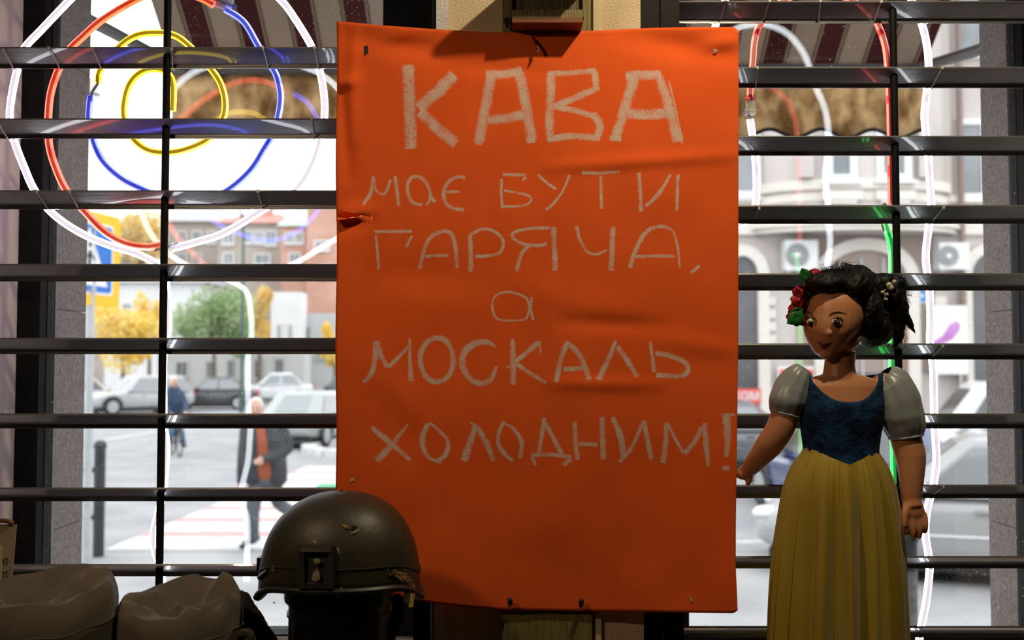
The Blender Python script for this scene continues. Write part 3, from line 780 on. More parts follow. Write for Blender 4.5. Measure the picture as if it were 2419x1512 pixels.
# arms
b.tube([D(1898,912,10), D(1868,955,10), D(1848,1010,14), D(1826,1052,30), D(1803,1092,60), D(1790,1117,82)], [32*S,34*S,33*S,32*S,25*S,19*S], 18, 5, round_ends=True)
b.tube([D(2092,912,10), D(2128,960,10), D(2143,1040,6), D(2151,1080,0), D(2150,1130,-8), D(2148,1178,-12)], [32*S,38*S,36*S,35*S,28*S,22*S], 18, 5, round_ends=True)
# hand at her side: palm, four fingers, thumb
b.sphere(D(2150,1206,-20), (27*S,16*S,27*S)).tube([D(2148,1178,-12), D(2150,1198,-18)], [22*S,23*S], 14)
for x0, x1, L_, r in ((2129,2131,1263,7.2),(2144,2146,1276,7.4),(2159,2161,1271,7.2),(2173,2174,1258,6.6)):
    b.tube([D(x0,1212,-24), D((x0+x1)/2+1,(1212+L_)/2,-30), D(x1,L_-7,-26)], [7.4*S,r*S,5.6*S], 10, 4, round_ends=True)
b.tube([D(2134,1192,-20), D(2126,1210,-30), D(2123,1236,-34)], [11*S,9*S,7*S], 10, 4, round_ends=True)
# hand reaching back behind the poster edge
b.sphere(D(1780,1131,104), (19*S,30*S,15*S)).tube([D(1790,1117,84), D(1780,1131,104)], [19*S,18*S], 12)
for i, (xx, yy, dd) in enumerate(((1748,1150,138),(1744,1146,134),(1743,1141,128),(1748,1136,122))):
    b.tube([D(1776-i,1134-i*2,104+6-i*7), D(1762,1137-i*2,(110+dd)/2), D(xx,yy,dd)], [8.6*S,8*S,6.2*S], 10, 4, round_ends=True)
b.tube([D(1790,1124,90), D(1791,1140,86), D(1787,1153,84)], [10*S,9*S,6.8*S], 10, 4, round_ends=True)
body_me = remesh(b, 0.0021, 5, 0.45)
body = add('body', body_me, M_['dollskin'], doll)
bvh = BVHTree.FromPolygons([v.co.copy() for v in body_me.vertices], [tuple(p.vertices) for p in body_me.polygons])
def face(px, py, off=0.0):
    d = ray(px, py).normalized()
    h = bvh.ray_cast(CAM, d)[0]
    if h is None: h = D(px, py, -70)
    return h - d*off
# eyes
for (ex, ey, rw) in ((1918,762,12.0),(1978,762,13.5)):
    c = face(ex, ey); n = (CAM-c).normalized()
    Mx = Matrix.Rotation(0.0, 3, 'Z')
    MB().sphere(c+n*0.0003, (rw*S,4.5*S,10.5*S), 18, 10).build('eye', M_['eyewhite'], doll)
    MB().sphere(face(ex-1, ey+1)+n*0.0022, (9.6*S,2.9*S,9.8*S), 16, 8).build('iris', M_['iris'], doll)
    MB().sphere(face(ex-1, ey+1)+n*0.0034, (5.4*S,1.8*S,5.8*S), 12, 6).build('pupil', M_['pupil'], doll)
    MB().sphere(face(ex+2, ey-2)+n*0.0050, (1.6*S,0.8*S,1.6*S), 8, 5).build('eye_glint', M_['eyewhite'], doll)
    lid = [(ex-rw, ey+1), (ex-rw*0.6, ey-8), (ex, ey-11.5), (ex+rw*0.6, ey-9), (ex+rw, ey-2)]
    MB().tube([face(x, y, 0.0022) for x, y in lid], [0.0006,0.0012,0.0015,0.0013,0.0006], 6, 5).build('eyelid_line', M_['lash'], doll)
    lb = MB()
    sgn = 1 if ex > 1950 else -1
    for q in range(5):
        x0 = ex+sgn*(rw*0.35+q*rw*0.16); y0 = ey-9.5+q*1.6
        lb.tube([face(x0, y0, 0.003), face(x0, y0, 0.003)+Vector((sgn*0.0024,-0.0006,0.0034-0.0005*q))], [0.0004,0.0002], 5)
    lb.build('eyelashes', M_['lash'], doll)
MB().tube([face(x, y, 0.0006) for x, y in ((1901,738),(1908,737),(1916,740),(1923,745))], [0.0005,0.0009,0.0009,0.0004], 6, 5).build('eyebrow', M_['lash'], doll)
MB().tube([face(x, y, 0.0006) for x, y in ((1958,746),(1966,740),(1980,737),(1999,741))], [0.0006,0.0011,0.0010,0.0004], 6, 5).build('eyebrow', M_['lash'], doll)
# lips: upper and lower
def lip(up, lo):
    V, Fc = [], []
    n = len(up)-1; k = 5
    for i in range(n+1):
        for j in range(k+1):
            t = j/k
            x = up[i][0]*(1-t)+lo[i][0]*t; y = up[i][1]*(1-t)+lo[i][1]*t
            V.append(face(x, y, 0.0006+0.0030*math.sin(math.pi*t)*math.sin(math.pi*min(0.97,max(0.03,i/n)))))
    for i in range(n):
        for j in range(k): a = i*(k+1)+j; Fc.append((a, a+1, a+k+2, a+k+1))
    m = MB(); m.v = V; m.f = Fc
    m.build('lip', M_['lips'], doll)
lip([(1929,806),(1935,808),(1942,811),(1946,812),(1951,811),(1959,809),(1966,808)], [(1930,808),(1936,812),(1942,815),(1946,815),(1951,814),(1958,812),(1965,809)])
lip([(1931,809),(1936,813),(1942,816),(1946,816),(1951,815),(1958,812),(1964,810)], [(1932,811),(1937,820),(1942,825),(1946,826),(1951,824),(1957,818),(1963,811)])
# hair
hb = MB()
RZ = lambda a: Matrix.Rotation(math.radians(a), 3, 'Y')
hb.sphere(D(1990,712,26), (97*S,88*S,80*S), 24, 16)
hb.sphere(D(1950,676,-38), (62*S,46*S,27*S), 20, 12, RZ(8))
hb.sphere(D(2003,680,-34), (52*S,48*S,34*S), 20, 12, RZ(-30))
hb.sphere(D(2044,738,-8), (36*S,56*S,62*S), 20, 14, RZ(6))
hb.sphere(D(2066,776,6), (44*S,50*S,44*S), 20, 14)
hb.sphere(D(1902,712,22), (19*S,44*S,46*S), 16, 12, RZ(-8))
hb.sphere(D(2070,690,20), (34*S,34*S,34*S), 16, 12)
hb.sphere(D(2092,668,14), (26*S,28*S,26*S)).sphere(D(2122,672,12), (26*S,26*S,26*S)).sphere(D(2110,700,14), (36*S,32*S,40*S)).sphere(D(2126,724,14), (24*S,24*S,34*S)).sphere(D(2104,740,12), (22*S,22*S,38*S))
hb.tube([D(2112,730,14), D(2122,765,14), D(2126,795,14), D(2116,822,14)], [26*S,20*S,12*S,3*S], 12, 4)
hb.tube([D(2130,730,10), D(2146,752,10), D(2160,775,10), D(2166,792,8)], [14*S,8*S,5*S,1.5*S], 10, 4)
hb.tube([D(2000,640,20), D(2040,650,20), D(2080,672,18)], [22*S,24*S,22*S], 10, 4)
hair_me = remesh(hb, 0.0028, 3, 0.4)
for v in hair_me.vertices:
    q = v.co*55
    v.co += v.normal*(0.0034*noise.noise(Vector((q.x, q.y, q.z*0.55)))+0.0016*noise.noise(q*3.1))
hair = add('hair', hair_me, M_['dollhair'], doll)
rnd = random.Random(3)
fz = MB()
def strand(a, bq, c):
    m1 = a.lerp(bq,0.6)+Vector((rnd.uniform(-5,5)*S,0,rnd.uniform(-3,5)*S)); fz.tube([a, m1, bq, c], [0.00030,0.00026,0.00022,0.00014], 3, 3, cap=False)
for i in range(260):
    x = rnd.uniform(1935, 2035); a = D(x, 650-12*math.sin((x-1935)/100*math.pi)+rnd.uniform(0,8), rnd.uniform(-30,40))
    dx = rnd.uniform(-30,40); h = rnd.uniform(4,26)*(0.5+0.5*math.sin((x-1925)/120*math.pi))
    strand(a, a+Vector((dx*0.4*S, rnd.uniform(-8,8)*S, h*S)), a+Vector((dx*S, rnd.uniform(-14,14)*S, (h+rnd.uniform(-12,7))*S)))
for i in range(150):
    an = rnd.uniform(-0.4, 2.6); c = (2110, 695)
    a = D(c[0]+32*math.cos(an), c[1]-40*math.sin(an), rnd.uniform(-5,25))
    o = Vector((math.cos(an)*rnd.uniform(4,16)*S, rnd.uniform(-6,6)*S, math.sin(an)*rnd.uniform(4,16)*S))
    strand(a, a+o, a+o*1.2+Vector((rnd.uniform(-10,10)*S, 0, rnd.uniform(-14,8)*S)))
for i in range(60):
    a = D(rnd.uniform(2100,2140), rnd.uniform(730,790), rnd.uniform(5,18))
    strand(a, a+Vector((rnd.uniform(0,14)*S,0,-20*S)), a+Vector((rnd.uniform(-4,18)*S,0,-rnd.uniform(30,46)*S)))
for i in range(70):
    x = rnd.uniform(2040,2100); a = D(x, rnd.uniform(800,815), rnd.uniform(-20,20))
    strand(a, a+Vector((rnd.uniform(-4,6)*S,0,-5*S)), a+Vector((rnd.uniform(-16,16)*S,0,-rnd.uniform(4,14)*S)))
fo = fz.build('loose_strands', M_['dollhair'], doll); fo['kind'] = 'stuff'
# red flowers, leaves, pearls
def flower(x, y, r, d, n=5):
    f = MB(); c = D(x, y, d)
    for k in range(n):
        a = 2*math.pi*k/n+x
        tl = Matrix.Rotation(rnd.uniform(-0.7,0.7),3,'X') @ Matrix.Rotation(rnd.uniform(-0.7,0.7),3,'Z')
        f.sphere(c+Vector((math.cos(a)*r*0.6*S, rnd.uniform(-6,4)*S, math.sin(a)*r*0.6*S)), (r*0.72*S, r*0.10*S, r*0.60*S), 12, 8, tl)
    f.sphere(c+Vector((0,-6*S,0)), (r*0.34*S,r*0.2*S,r*0.34*S), 10, 7)
    f.build('red_flower', M_['petal'], doll)
for x, y, r, d in ((1915,652,15,-22),(1888,690,15,-14),(1880,712,14,-16),(1876,734,16,-12),(1868,750,14,-10),(1884,757,14,-16)):
    flower(x, y, r, d)
def leaf(pts, d):
    """pts: base, side, tip, side in pixels"""
    (bx,by),(lx,ly),(tx,ty),(rx,ry) = pts
    f = MB(); N = 8; L1, L2, Mi = [], [], []
    for k in range(N+1):
        t = k/N
        q = lambda p: ((1-t)**2*bx+2*t*(1-t)*p[0]+t*t*tx, (1-t)**2*by+2*t*(1-t)*p[1]+t*t*ty)
        l, r = q((lx,ly)), q((rx,ry)); m = ((l[0]+r[0])/2, (l[1]+r[1])/2)
        L1.append(D(*l, d-3*math.sin(math.pi*t))); Mi.append(D(*m, d+3*math.sin(math.pi*t))); L2.append(D(*r, d-3*math.sin(math.pi*t)))
    f.loft([L1, Mi, L2], closed=False)
    o = f.build('green_leaf', M_['leaf'], doll)
    s_ = o.modifiers.new('t','SOLIDIFY'); s_.thickness = 0.0008
leaf([(1904,668),(1868,664),(1886,636),(1916,640)], -26)
leaf([(1893,744),(1852,722),(1850,766),(1890,778)], -30)
leaf([(1892,730),(1864,722),(1858,742),(1884,752)], -26)
for k, (x, y, r) in enumerate(((2103,668,5.5),(2090,676,7.5),(2094,682,6.5),(2075,693,5.2),(2084,698,4.6),(2083,709,5.2))):
    MB().sphere(D(x, y, -26-2*k%5), r*S, 14, 9).build('pearl', M_['pearl'], doll)
MB().tube([D(2104,668,-22), D(2092,680,-22), D(2080,690,-22), D(2083,709,-22)], 0.0008, 6, 4).build('pearl_wire', M_['pearl'], doll)
# bodice: scoop neck, pointed waist
bd = MB(); n = 72; rows = 22; R = []
for i in range(rows+1):
    t = i/rows; r = []
    for j in range(n):
        a = 2*math.pi*j/n            # a = -90deg is the front
        fr = max(0.0, -math.sin(a)); sd = abs(math.cos(a))
        top = 948 - 66*min(1.0, sd/0.84)**2.6 if math.sin(a) < 0 else 900-16*sd
        bot = 1070 + 34*max(0.0, 1-abs(math.cos(a))/0.86)**0.9*(1 if math.sin(a) < 0 else 0.2)
        y = top+(bot-top)*t
        tab = [(880,93,40),(900,101,46),(930,102,54),(960,99,61),(990,95,60),(1030,88,54),(1065,84,52),(1110,88,56)]
        hw, hd = tab[-1][1], tab[-1][2]
        for (y0,w0,d0),(y1,w1,d1) in zip(tab[:-1], tab[1:]):
            if y0 <= y <= y1: q = (y-y0)/(y1-y0); hw, hd = w0+(w1-w0)*q, d0+(d1-d0)*q; break
        if y < 880: hw, hd = 93, 40
        r.append(D(1990+hw*math.cos(a)*1.03, y, 10+hd*math.sin(a)*1.05))
    R.append(r)
bd.loft(R, False, False)
bo = bd.build('bodice', M_['velvet'], doll)
sm = bo.modifiers.new('t','SOLIDIFY'); sm.thickness = 0.003; sm.offset = 0
# puff sleeves
def sleeve(axis, radii, pleats, seed):
    pts, rad = catmull([D(*p) for p in axis], radii, 5)
    q = MB(); nn = 48; rings = []
    T = [(pts[min(i+1,len(pts)-1)]-pts[max(i-1,0)]).normalized() for i in range(len(pts))]
    N = Vector((0,1,0)); N = (N-T[0]*N.dot(T[0])).normalized()
    for i, p in enumerate(pts):
        N = (N-T[i]*N.dot(T[i])).normalized(); B = T[i].cross(N); rr = []
        t = i/(len(pts)-1)
        for j in range(nn):
            a = 2*math.pi*j/nn
            w = rad[i]*S*(1+0.045*math.sin(pleats*a+seed+2*t)*(0.4+1.2*abs(t-0.5)) + 0.07*noise.noise(Vector((math.cos(a)*1.6, math.sin(a)*1.6, t*3+seed))))
            rr.append(p+N*math.cos(a)*w+B*math.sin(a)*w)
        rings.append(rr)
    q.loft(rings, False, False)
    return q.build('puff_sleeve', M_['satin'], doll)
sleeve([(1902,872,8),(1888,892,8),(1872,920,8),(1863,945,8),(1860,965,10),(1860,979,10)], [22,36,43,43,37,31], 11, 0.4)
sleeve([(2090,884,8),(2108,904,8),(2124,945,6),(2132,985,6),(2138,1012,5),(2141,1030,5)], [24,44,52,53,46,37], 11, 2.2)
for pp, r, ax in ((D(1858,979,10), 33, Vector((-0.25,0,-1))), (D(2142,1031,5), 38, Vector((0.15,0,-1)))):
    N = Vector((0,1,0)); ax.normalize(); B = ax.cross(N)
    MB().tube([pp+(N*math.cos(a)+B*math.sin(a))*r*S for a in [2*math.pi*j/30 for j in range(31)]], 0.0024, 7).build('cuff_band', M_['satin'], doll)
# skirt with deep pleats
sk = MB(); n = 220; R = []
tab = [(1066,88,56),(1085,101,66),(1120,116,80),(1160,126,90),(1210,132,96),(1300,142,104),(1400,150,110),(1512,156,114),(1700,164,120),(zc_py-4,168,124)]
cxs = [(1066,1988),(1120,1987),(1300,1988),(1512,1985),(2000,1985)]
def lerp_tab(tb, y, k):
    for p, q in zip(tb[:-1], tb[1:]):
        if y <= q[0]: t = (y-p[0])/(q[0]-p[0]); return p[k]+(q[k]-p[k])*max(0,t)
    return tb[-1][k]
ys = [1058,1066,1075,1090,1110,1135,1165,1200,1250,1300,1360,1420,1480,1540,1620,1720,zc_py-6]
rs = random.Random(11)
folds = [(rs.uniform(0,6.28), rs.randint(9,26), rs.uniform(0.3,1)) for _ in range(5)]
for y in ys:
    r = []
    for j in range(n):
        a = 2*math.pi*j/n
        vsh = 34*max(0.0, 1-abs(math.cos(a))/0.9)*(1 if math.sin(a) < 0 else 0.2)
        yy = y+vsh*max(0.0, 1-(y-1058)/160.0)
        hw, hd, cx = lerp_tab(tab, yy, 1), lerp_tab(tab, yy, 2), lerp_tab(cxs, yy, 1)
        g = min(1.0, max(0.12, (yy-1070)/240.0))
        rip = sum(am*math.sin(fq*a+ph+0.5*math.sin(yy*0.006+ph)) for ph, fq, am in folds)*0.020*g
        g0 = max(0.0, min(1.0, (yy-1062)/45.0))
        rip += 0.15*g0*noise.noise(Vector((a*7.0, yy*0.0012, 2.0)))*(0.3+0.7*g) + 0.07*g0*noise.noise(Vector((a*19.0, yy*0.0016, 5.0)))*max(0.45, 1-(yy-1066)/500.0)
        rip += -0.26*g*math.exp(-((a-4.42)/0.10)**2) - 0.24*g*math.exp(-((a-4.92)/0.10)**2) + 0.10*g*math.exp(-((a-4.66)/0.09)**2) - 0.18*g*math.exp(-((a-3.98)/0.09)**2) - 0.17*g*math.exp(-((a-5.42)/0.10)**2) - 0.14*g*math.exp(-((a-3.55)/0.08)**2) - 0.12*g*math.exp(-((a-5.85)/0.08)**2)
        r.append(D(cx+hw*math.cos(a)*(1+rip), yy, 10+hd*math.sin(a)*(1+rip)))
    R.append(r)
sk.loft(R, False, False)
so = sk.build('skirt', M_['yellowcloth'], doll)
for p_ in so.data.polygons: p_.use_smooth = True
so.data.set_sharp_from_angle(angle=math.radians(170))
so.modifiers.new('s','SUBSURF').render_levels = 1

# ================================================================== HELMET ON ITS STAND
YH = 1.52; HS = MM(YH)
M_['helmet'] = pmat('olive_helmet_paint', (0.026,0.023,0.012), (0.040,0.034,0.017), 14, 0.46, bump=0.05, bscale=120)
M_['helmetedge'] = pmat('helmet_edge_rubber', (0.022,0.022,0.018), rough=0.45)
M_['fibre'] = pmat('torn_ochre_fibre', (0.34,0.20,0.05), (0.09,0.06,0.03), 120, 0.9)
M_['chip'] = pmat('chipped_pale_paint', (0.34,0.30,0.20), (0.20,0.17,0.10), 150, 0.9)
M_['hole'] = pmat('dark_inside', (0.004,0.003,0.002), rough=0.9)
M_['blackplastic'] = pmat('black_plastic', (0.006,0.006,0.007), rough=0.35)
M_['strap'] = pmat('black_webbing', (0.01,0.01,0.01), rough=0.9, bump=0.4, bscale=300)
def HP(px, py, d=0.0):
    p = P(px, py, YH); p.y += d*HS; return p
hel = thing('helmet', HP(800, 1400), 'battered olive combat helmet with a shrapnel hole', 'helmet')
def hpoint(a, t, k=1.0):
    """a: angle round the head (-90deg faces the room), t: 0 crown .. 1 rim"""
    sx = 190; cx = 803
    if math.cos(a) > 0: skew = 1.0
    e = t**0.92
    ph = e*math.pi*0.5*1.06
    r = math.sin(min(ph, math.pi/2))**0.86
    yb = 1364 + 46*max(0.0, math.cos(a-math.radians(180)))**7 + 44*max(0.0, math.cos(a-math.radians(2)))**9
    y = yb + (1160-yb)*(max(0.0, math.cos(e*math.pi/2))**0.86)
    lean = -14*(1-t)
    flare = 1.0
    return HP(cx+lean*0.0 + sx*r*math.cos(a)*k*flare + (8 if math.cos(a) < 0 else 0)*(1-t), y, 150*r*math.sin(a)*k*flare)
q = MB(); NA, NT = 72, 26
q.loft([[hpoint(2*math.pi*j/NA, max(0.02, i/NT)) for j in range(NA)] for i in range(NT+1)], True, False)
shell = q.build('shell', M_['helmet'], hel)
sm = shell.modifiers.new('t','SOLIDIFY'); sm.thickness = 0.008; sm.offset = -1
rim = [hpoint(2*math.pi*j/NA, 1.0, 1.004) for j in range(NA+1)]
MB().tube(rim, 0.0052, 8, flat=(1,1.3)).build('rim_edging', M_['helmetedge'], hel)
ln = [hpoint(2*math.pi*j/NA, 0.87, 1.006) for j in range(NA+1)]
MB().tube(ln, 0.0013, 6).build('rim_groove', M_['helmetedge'], hel)
hb_ = BVHTree.FromPolygons([v.co.copy() for v in shell.data.vertices], [tuple(p.vertices) for p in shell.data.polygons])
def onh(px, py, off=0.0):
    d = ray(px, py).normalized(); h = hb_.ray_cast(CAM, d)[0]
    if h is None: h = HP(px, py, -100)
    return h-d*off
def patch(name, pts, mat, off, parent, thick=0.0):
    c = (sum(p[0] for p in pts)/len(pts), sum(p[1] for p in pts)/len(pts))
    V = [onh(c[0], c[1], off+thick)]; n = len(pts)
    for s in (0.5, 1.0):
        for p in pts: V.append(onh(c[0]+(p[0]-c[0])*s, c[1]+(p[1]-c[1])*s, off+(thick if s < 1 else 0)))
    m = MB(); m.v = V
    for j in range(n):
        k = (j+1) % n
        m.f.append((0, 1+j, 1+k)); m.f.append((1+j, 1+n+j, 1+n+k, 1+k))
    return m.build(name, mat, parent)
# side bracket for rails
mt = MB()
def plate(x0, y0, x1, y1, o0, o1):
    c = [onh(x, y, 0)+Vector((0,-o0,0)) for x, y in ((x0,y0),(x1,y0),(x1,y1),(x0,y1))]
    ymin = min(p.y for p in c); 
    top = [Vector((p.x, p.y-(o1-o0), p.z)) for p in c]
    mt.v += c+top; n = len(mt.v)-8
    mt.f += [tuple(n+i for i in q_) for q_ in ((4,5,6,7),(0,1,5,4),(1,2,6,5),(2,3,7,6),(3,0,4,7),(3,2,1,0))]
plate(708,1286,792,1392,-0.004,0.006)
plate(714,1288,786,1300,0.004,0.013); plate(708,1300,722,1386,0.004,0.011); plate(778,1300,790,1386,0.004,0.011); plate(716,1376,784,1388,0.004,0.010)
mt.build('side_bracket', M_['helmetedge'], hel, smooth=False)
patch('chip', [(740,1322),(748,1318),(757,1322),(754,1330),(744,1332)], M_['chip'], 0.0086, hel)
patch('chip', [(740,1352),(748,1344),(754,1352),(756,1368),(748,1374),(736,1370)], M_['chip'], 0.0086, hel)
patch('hole', [(823,1246),(833,1241),(844,1243),(846,1248),(836,1254),(828,1257)], M_['hole'], 0.0008, hel)
patch('torn_edge', [(806,1240),(812,1238),(822,1243),(830,1248),(824,1252),(812,1250)], M_['fibre'], 0.0007, hel, 0.002)
patch('torn_edge', [(826,1256),(836,1256),(847,1247),(850,1254),(840,1262),(830,1264)], M_['chip'], 0.0006, hel, 0.002)
for pts in ([(738,1282),(742,1272),(748,1284)], [(640,1340),(644,1334),(650,1342),(642,1352)], [(796,1392),(808,1388),(816,1396),(806,1404),(796,1400)], [(793,1290),(800,1296),(803,1308),(797,1304)], [(913,1342),(917,1344),(916,1350)], [(776,1234),(780,1236),(777,1239)], [(768,1238),(771,1239),(769,1241)], [(698,1396),(703,1398),(700,1403)], [(670,1396),(675,1400),(670,1402)], [(818,1168),(824,1167),(820,1171)], [(856,1170),(862,1169),(858,1172)]):
    patch('chip', pts, M_['chip'] if pts[0][1] > 1180 else M_['hole'], 0.0006, hel, 0.0005)
# torn corner with ochre fibres
rg = random.Random(5)
patch('torn_edge', [(925,1356),(940,1350),(952,1352),(964,1356),(974,1370),(982,1390),(986,1408),(978,1410),(966,1396),(952,1384),(938,1372)], M_['fibre'], 0.0008, hel, 0.003)
patch('hole', [(945,1376),(958,1370),(970,1384),(978,1402),(966,1400),(954,1390)], M_['hole'], 0.004, hel)
fb = MB()
for i in range(46):
    x = rg.uniform(924,982); y = 1352+max(0,(x-955))*1.1+rg.uniform(-4,14)
    a = onh(x, y, 0.002); e = Vector((rg.uniform(-8,8)*HS, -rg.uniform(1,7)*HS, rg.uniform(-7,9)*HS))
    fb.tube([a, a+e*0.5+Vector((0,0,0.001)), a+e], [0.0010,0.0008,0.0003], 4)
fb.build('frayed_fibres', M_['fibre'], hel)['kind'] = 'stuff'
# dial / side lugs at the left
MB().cbox(HP(622,1335,-10), (0.012,0.02,0.028)).build('side_lug', M_['blackplastic'], hel)
MB().tube([HP(655,1330,-95), HP(640,1342,-80), HP(628,1352,-60)], 0.0035, 8).build('bolt', M_['blackplastic'], hel)
# chin strap hanging on the right
MB().tube([HP(940,1392,-60), HP(948,1412,-60), HP(945,1440,-58), HP(935,1466,-58), HP(930,1500,-58)], [0.007,0.008,0.010,0.009,0.006], 8, 4, flat=(0.35,1)).build('chin_strap', M_['strap'], hel)
MB().tube([HP(944,1400,-66), HP(956,1416,-70), HP(960,1432,-70), HP(960,1446,-70)], 0.0022, 6, 4).tube([HP(946,1430,-66), HP(952,1420,-70), HP(962,1424,-70)], 0.002, 6, 3).build('strap_hook', M_['strap'], hel)
# stand: black canister
stn = thing('helmet_stand', HP(803, 1500), 'black cylindrical canister holding up the helmet', 'stand')
zt = HP(800,1399).z; zz = lambda py: HP(800, py).z
c0 = HP(803, 1400); 
MB().lathe([(0.030,zz(1330)),(0.060,zz(1345)),(0.082,zz(1370)),(0.083,zz(1402)),(0.082,zz(1412)),(0.0765,zz(1420)),(0.076,zz(1430)),(0.076,ZC+0.004),(0.073,ZC)], (c0.x, YH, 0), 40).build('canister', M_['blackplastic'], stn)
MB().lathe([(0.0785,zz(1440)),(0.0785,zz(1447)),(0.0762,zz(1449)),(0.0762,zz(1438))], (c0.x, YH, 0), 40).build('seam_ring', M_['blackplastic'], stn)

# ================================================================== FIELD CAPS AND FLAP
M_['capcloth'] = pmat('khaki_canvas', (0.085,0.066,0.044), (0.12,0.095,0.065), 10, 0.95, bump=0.10, bscale=420, sheen=0.2)  # crown tone, lighter than the side band and peak
M_['capdark'] = pmat('dark_khaki_canvas', (0.040,0.032,0.018), (0.060,0.048,0.026), 10, 0.95, bump=0.10, bscale=420)
def field_cap(px0, px1, pytop, YC, depth, tilt, seed, label, top_h, skew):
    """soft crumpled cap: side band, overhanging sagging top"""
    s = MM(YC); cx = (px0+px1)/2; hw = (px1-px0)/2*s; c = P(cx, pytop, YC)
    ztop = c.z; t = thing('field_cap', (c.x, YC, ZSH), label, 'cap', 'field caps on the riser')
    n = 80
    def rim(a, k, z):
        w = 1+0.05*noise.noise(Vector((math.cos(a)*1.3+seed, math.sin(a)*1.3, 0)))+0.02*math.sin(9*a+seed)
        zz_ = z + tilt*math.cos(a)*k + 0.006*noise.noise(Vector((math.cos(a)*2+seed, math.sin(a)*2, k*2)))
        return Vector((c.x+hw*k*w*math.cos(a), YC+depth*k*w*math.sin(a), zz_))
    zr = ztop-top_h
    m = MB()
    R = []
    for k, z in ((0.02,ztop-0.030),(0.15,ztop-0.029),(0.3,ztop-0.026),(0.42,ztop-0.021),(0.54,ztop-0.014),(0.66,ztop-0.008),(0.78,ztop-0.003),(0.88,ztop),(0.95,ztop-0.006),(0.985,ztop-0.016),(1.0,ztop-0.028),(1.0,ztop-0.040),(0.985,ztop-0.048)):
        ring_ = []
        for j in range(n):
            a = 2*math.pi*j/n; p = rim(a, k, z)
            e = noise.noise(Vector((p.x*16+seed, p.y*16, seed*2)))*0.013 + noise.noise(Vector((p.x*40+seed, p.y*40, 3)))*0.004
            rid = abs(noise.noise(Vector((p.x*9+seed, p.y*14+seed, 1.0))))
            for (fx, fy, fa, famp, fw) in ((0.15,-0.2,0.5+seed*0.3,0.020,0.10),(-0.3,0.1,-0.4+seed*0.2,-0.016,0.09),(0.4,0.25,1.1,0.014,0.08),(-0.1,-0.55,0.1,-0.014,0.10)):
                ux, uy = (p.x-c.x)/hw-fx, (p.y-YC)/depth-fy
                dl = -ux*math.sin(fa)+uy*math.cos(fa); al = ux*math.cos(fa)+uy*math.sin(fa)
                p.z += famp*max(0.0, 1-abs(dl)/(fw*2.2))**1.4*math.exp(-(al/0.7)**2)*min(1.0, 1.15-k*0.6)
            p.z += e*(1.2-0.6*k) + 0.022*(0.3-rid)*(1 if k < 0.95 else 0.3) - skew*math.sin(a)*-0.012*k
            ring_.append(p)
        R.append(ring_)
    m.loft(R, True, False)
    top = m.build('crown', M_['capcloth'], t)
    m = MB(); R = []
    zl = ztop-0.046
    for i in range(11):
        f = i/10; R.append([])
        for j in range(n):
            a = 2*math.pi*j/n; p = rim(a, 0.985+0.03*math.sin(math.pi*f)-0.07*f, zl+(ZSH+0.001-zl)*f - (0 if f else 0))
            if f == 1: p.z = ZSH+0.001
            elif f == 0: p = R and p or Vector(top.data.vertices[0].co) if False else p
            p += Vector((math.cos(a), math.sin(a), 0))*0.006*noise.noise(Vector((a*3+seed, f*3, seed)))*math.sin(math.pi*f)
            R[-1].append(p)
    m.loft(R, False, False)
    m.build('side_band', M_['capdark'], t)
    sm_ = [rim(2*math.pi*j/n, 0.995, ztop-0.046) for j in range(n+1)]
    MB().tube(sm_, 0.0016, 5).build('seam', M_['capcloth'], t)
    # fabric peak folded up at the front
    pk = []
    for i in range(7):
        f = i/6
        pk.append([rim(math.radians(-140+100*j/20), 1.0+0.05*math.sin(math.pi*f*0.6)+0.01, ZSH+0.012+(zl-0.03-ZSH)*f*0.8 + 0.02*math.sin(math.pi*j/20)*f) for j in range(21)])
    pm = MB().loft(pk, closed=False).build('turned_up_peak', M_['capdark'], t)
    pm.modifiers.new('t','SOLIDIFY').thickness = 0.003
    return t
field_cap(-70, 262, 1392, 1.40, 0.115, 0.006, 1.7, 'khaki canvas field cap with a creased top beside the cardboard sheet', 0.05, 1)
field_cap(284, 562, 1408, 1.46, 0.095, 0.002, 5.3, 'khaki canvas field cap with a sagging flat top beside the dark flap', 0.05, 1)
# dark fabric flap standing behind the second cap
YF = 1.60
fl = [(500,1430),(522,1412),(545,1398),(568,1394),(588,1402),(602,1428),(620,1452),(634,1478),(650,1500),(668,1530)]
fp = thing('fabric_flap', P(580, 1500, YF)*1.0, 'dark olive fabric flap with stitched scalloped edge between cap and helmet', 'flap')
fp.location.z = ZSH
poly = [P(x, y, YF) for x, y in fl]
edge = []
for a, bq in zip(poly[:-1], poly[1:]):
    for k in range(4): edge.append(a.lerp(bq, k/4)+Vector((0,0,0.0012*(k % 2))))
edge.append(poly[-1])
bot = [Vector((p.x, p.y, ZSH)) for p in edge]
m = MB(); NR = 8
m.loft([[bq.lerp(e, i/NR)+Vector((0, 0.006*math.sin(i*0.8+j*0.4)*math.sin(math.pi*i/NR), 0)) for j, (e, bq) in enumerate(zip(edge, bot))] for i in range(NR+1)], closed=False)
o = m.build('panel', M_['capdark'], fp); o.modifiers.new('t','SOLIDIFY').thickness = 0.012
MB().tube([p+Vector((-0.012,-0.008,-0.014)) for p in edge[4:]], 0.0012, 5).build('stitching', M_['capcloth'], fp)
MB().tube([P(565,1500,1.42), P(575,1494,1.42), P(588,1496,1.42), P(592,1506,1.42), P(584,1514,1.42)], 0.006, 7, 3).tube([P(575,1500,1.42), P(600,1512,1.44)], 0.004, 6).build('knot', M_['capdark'], fp)
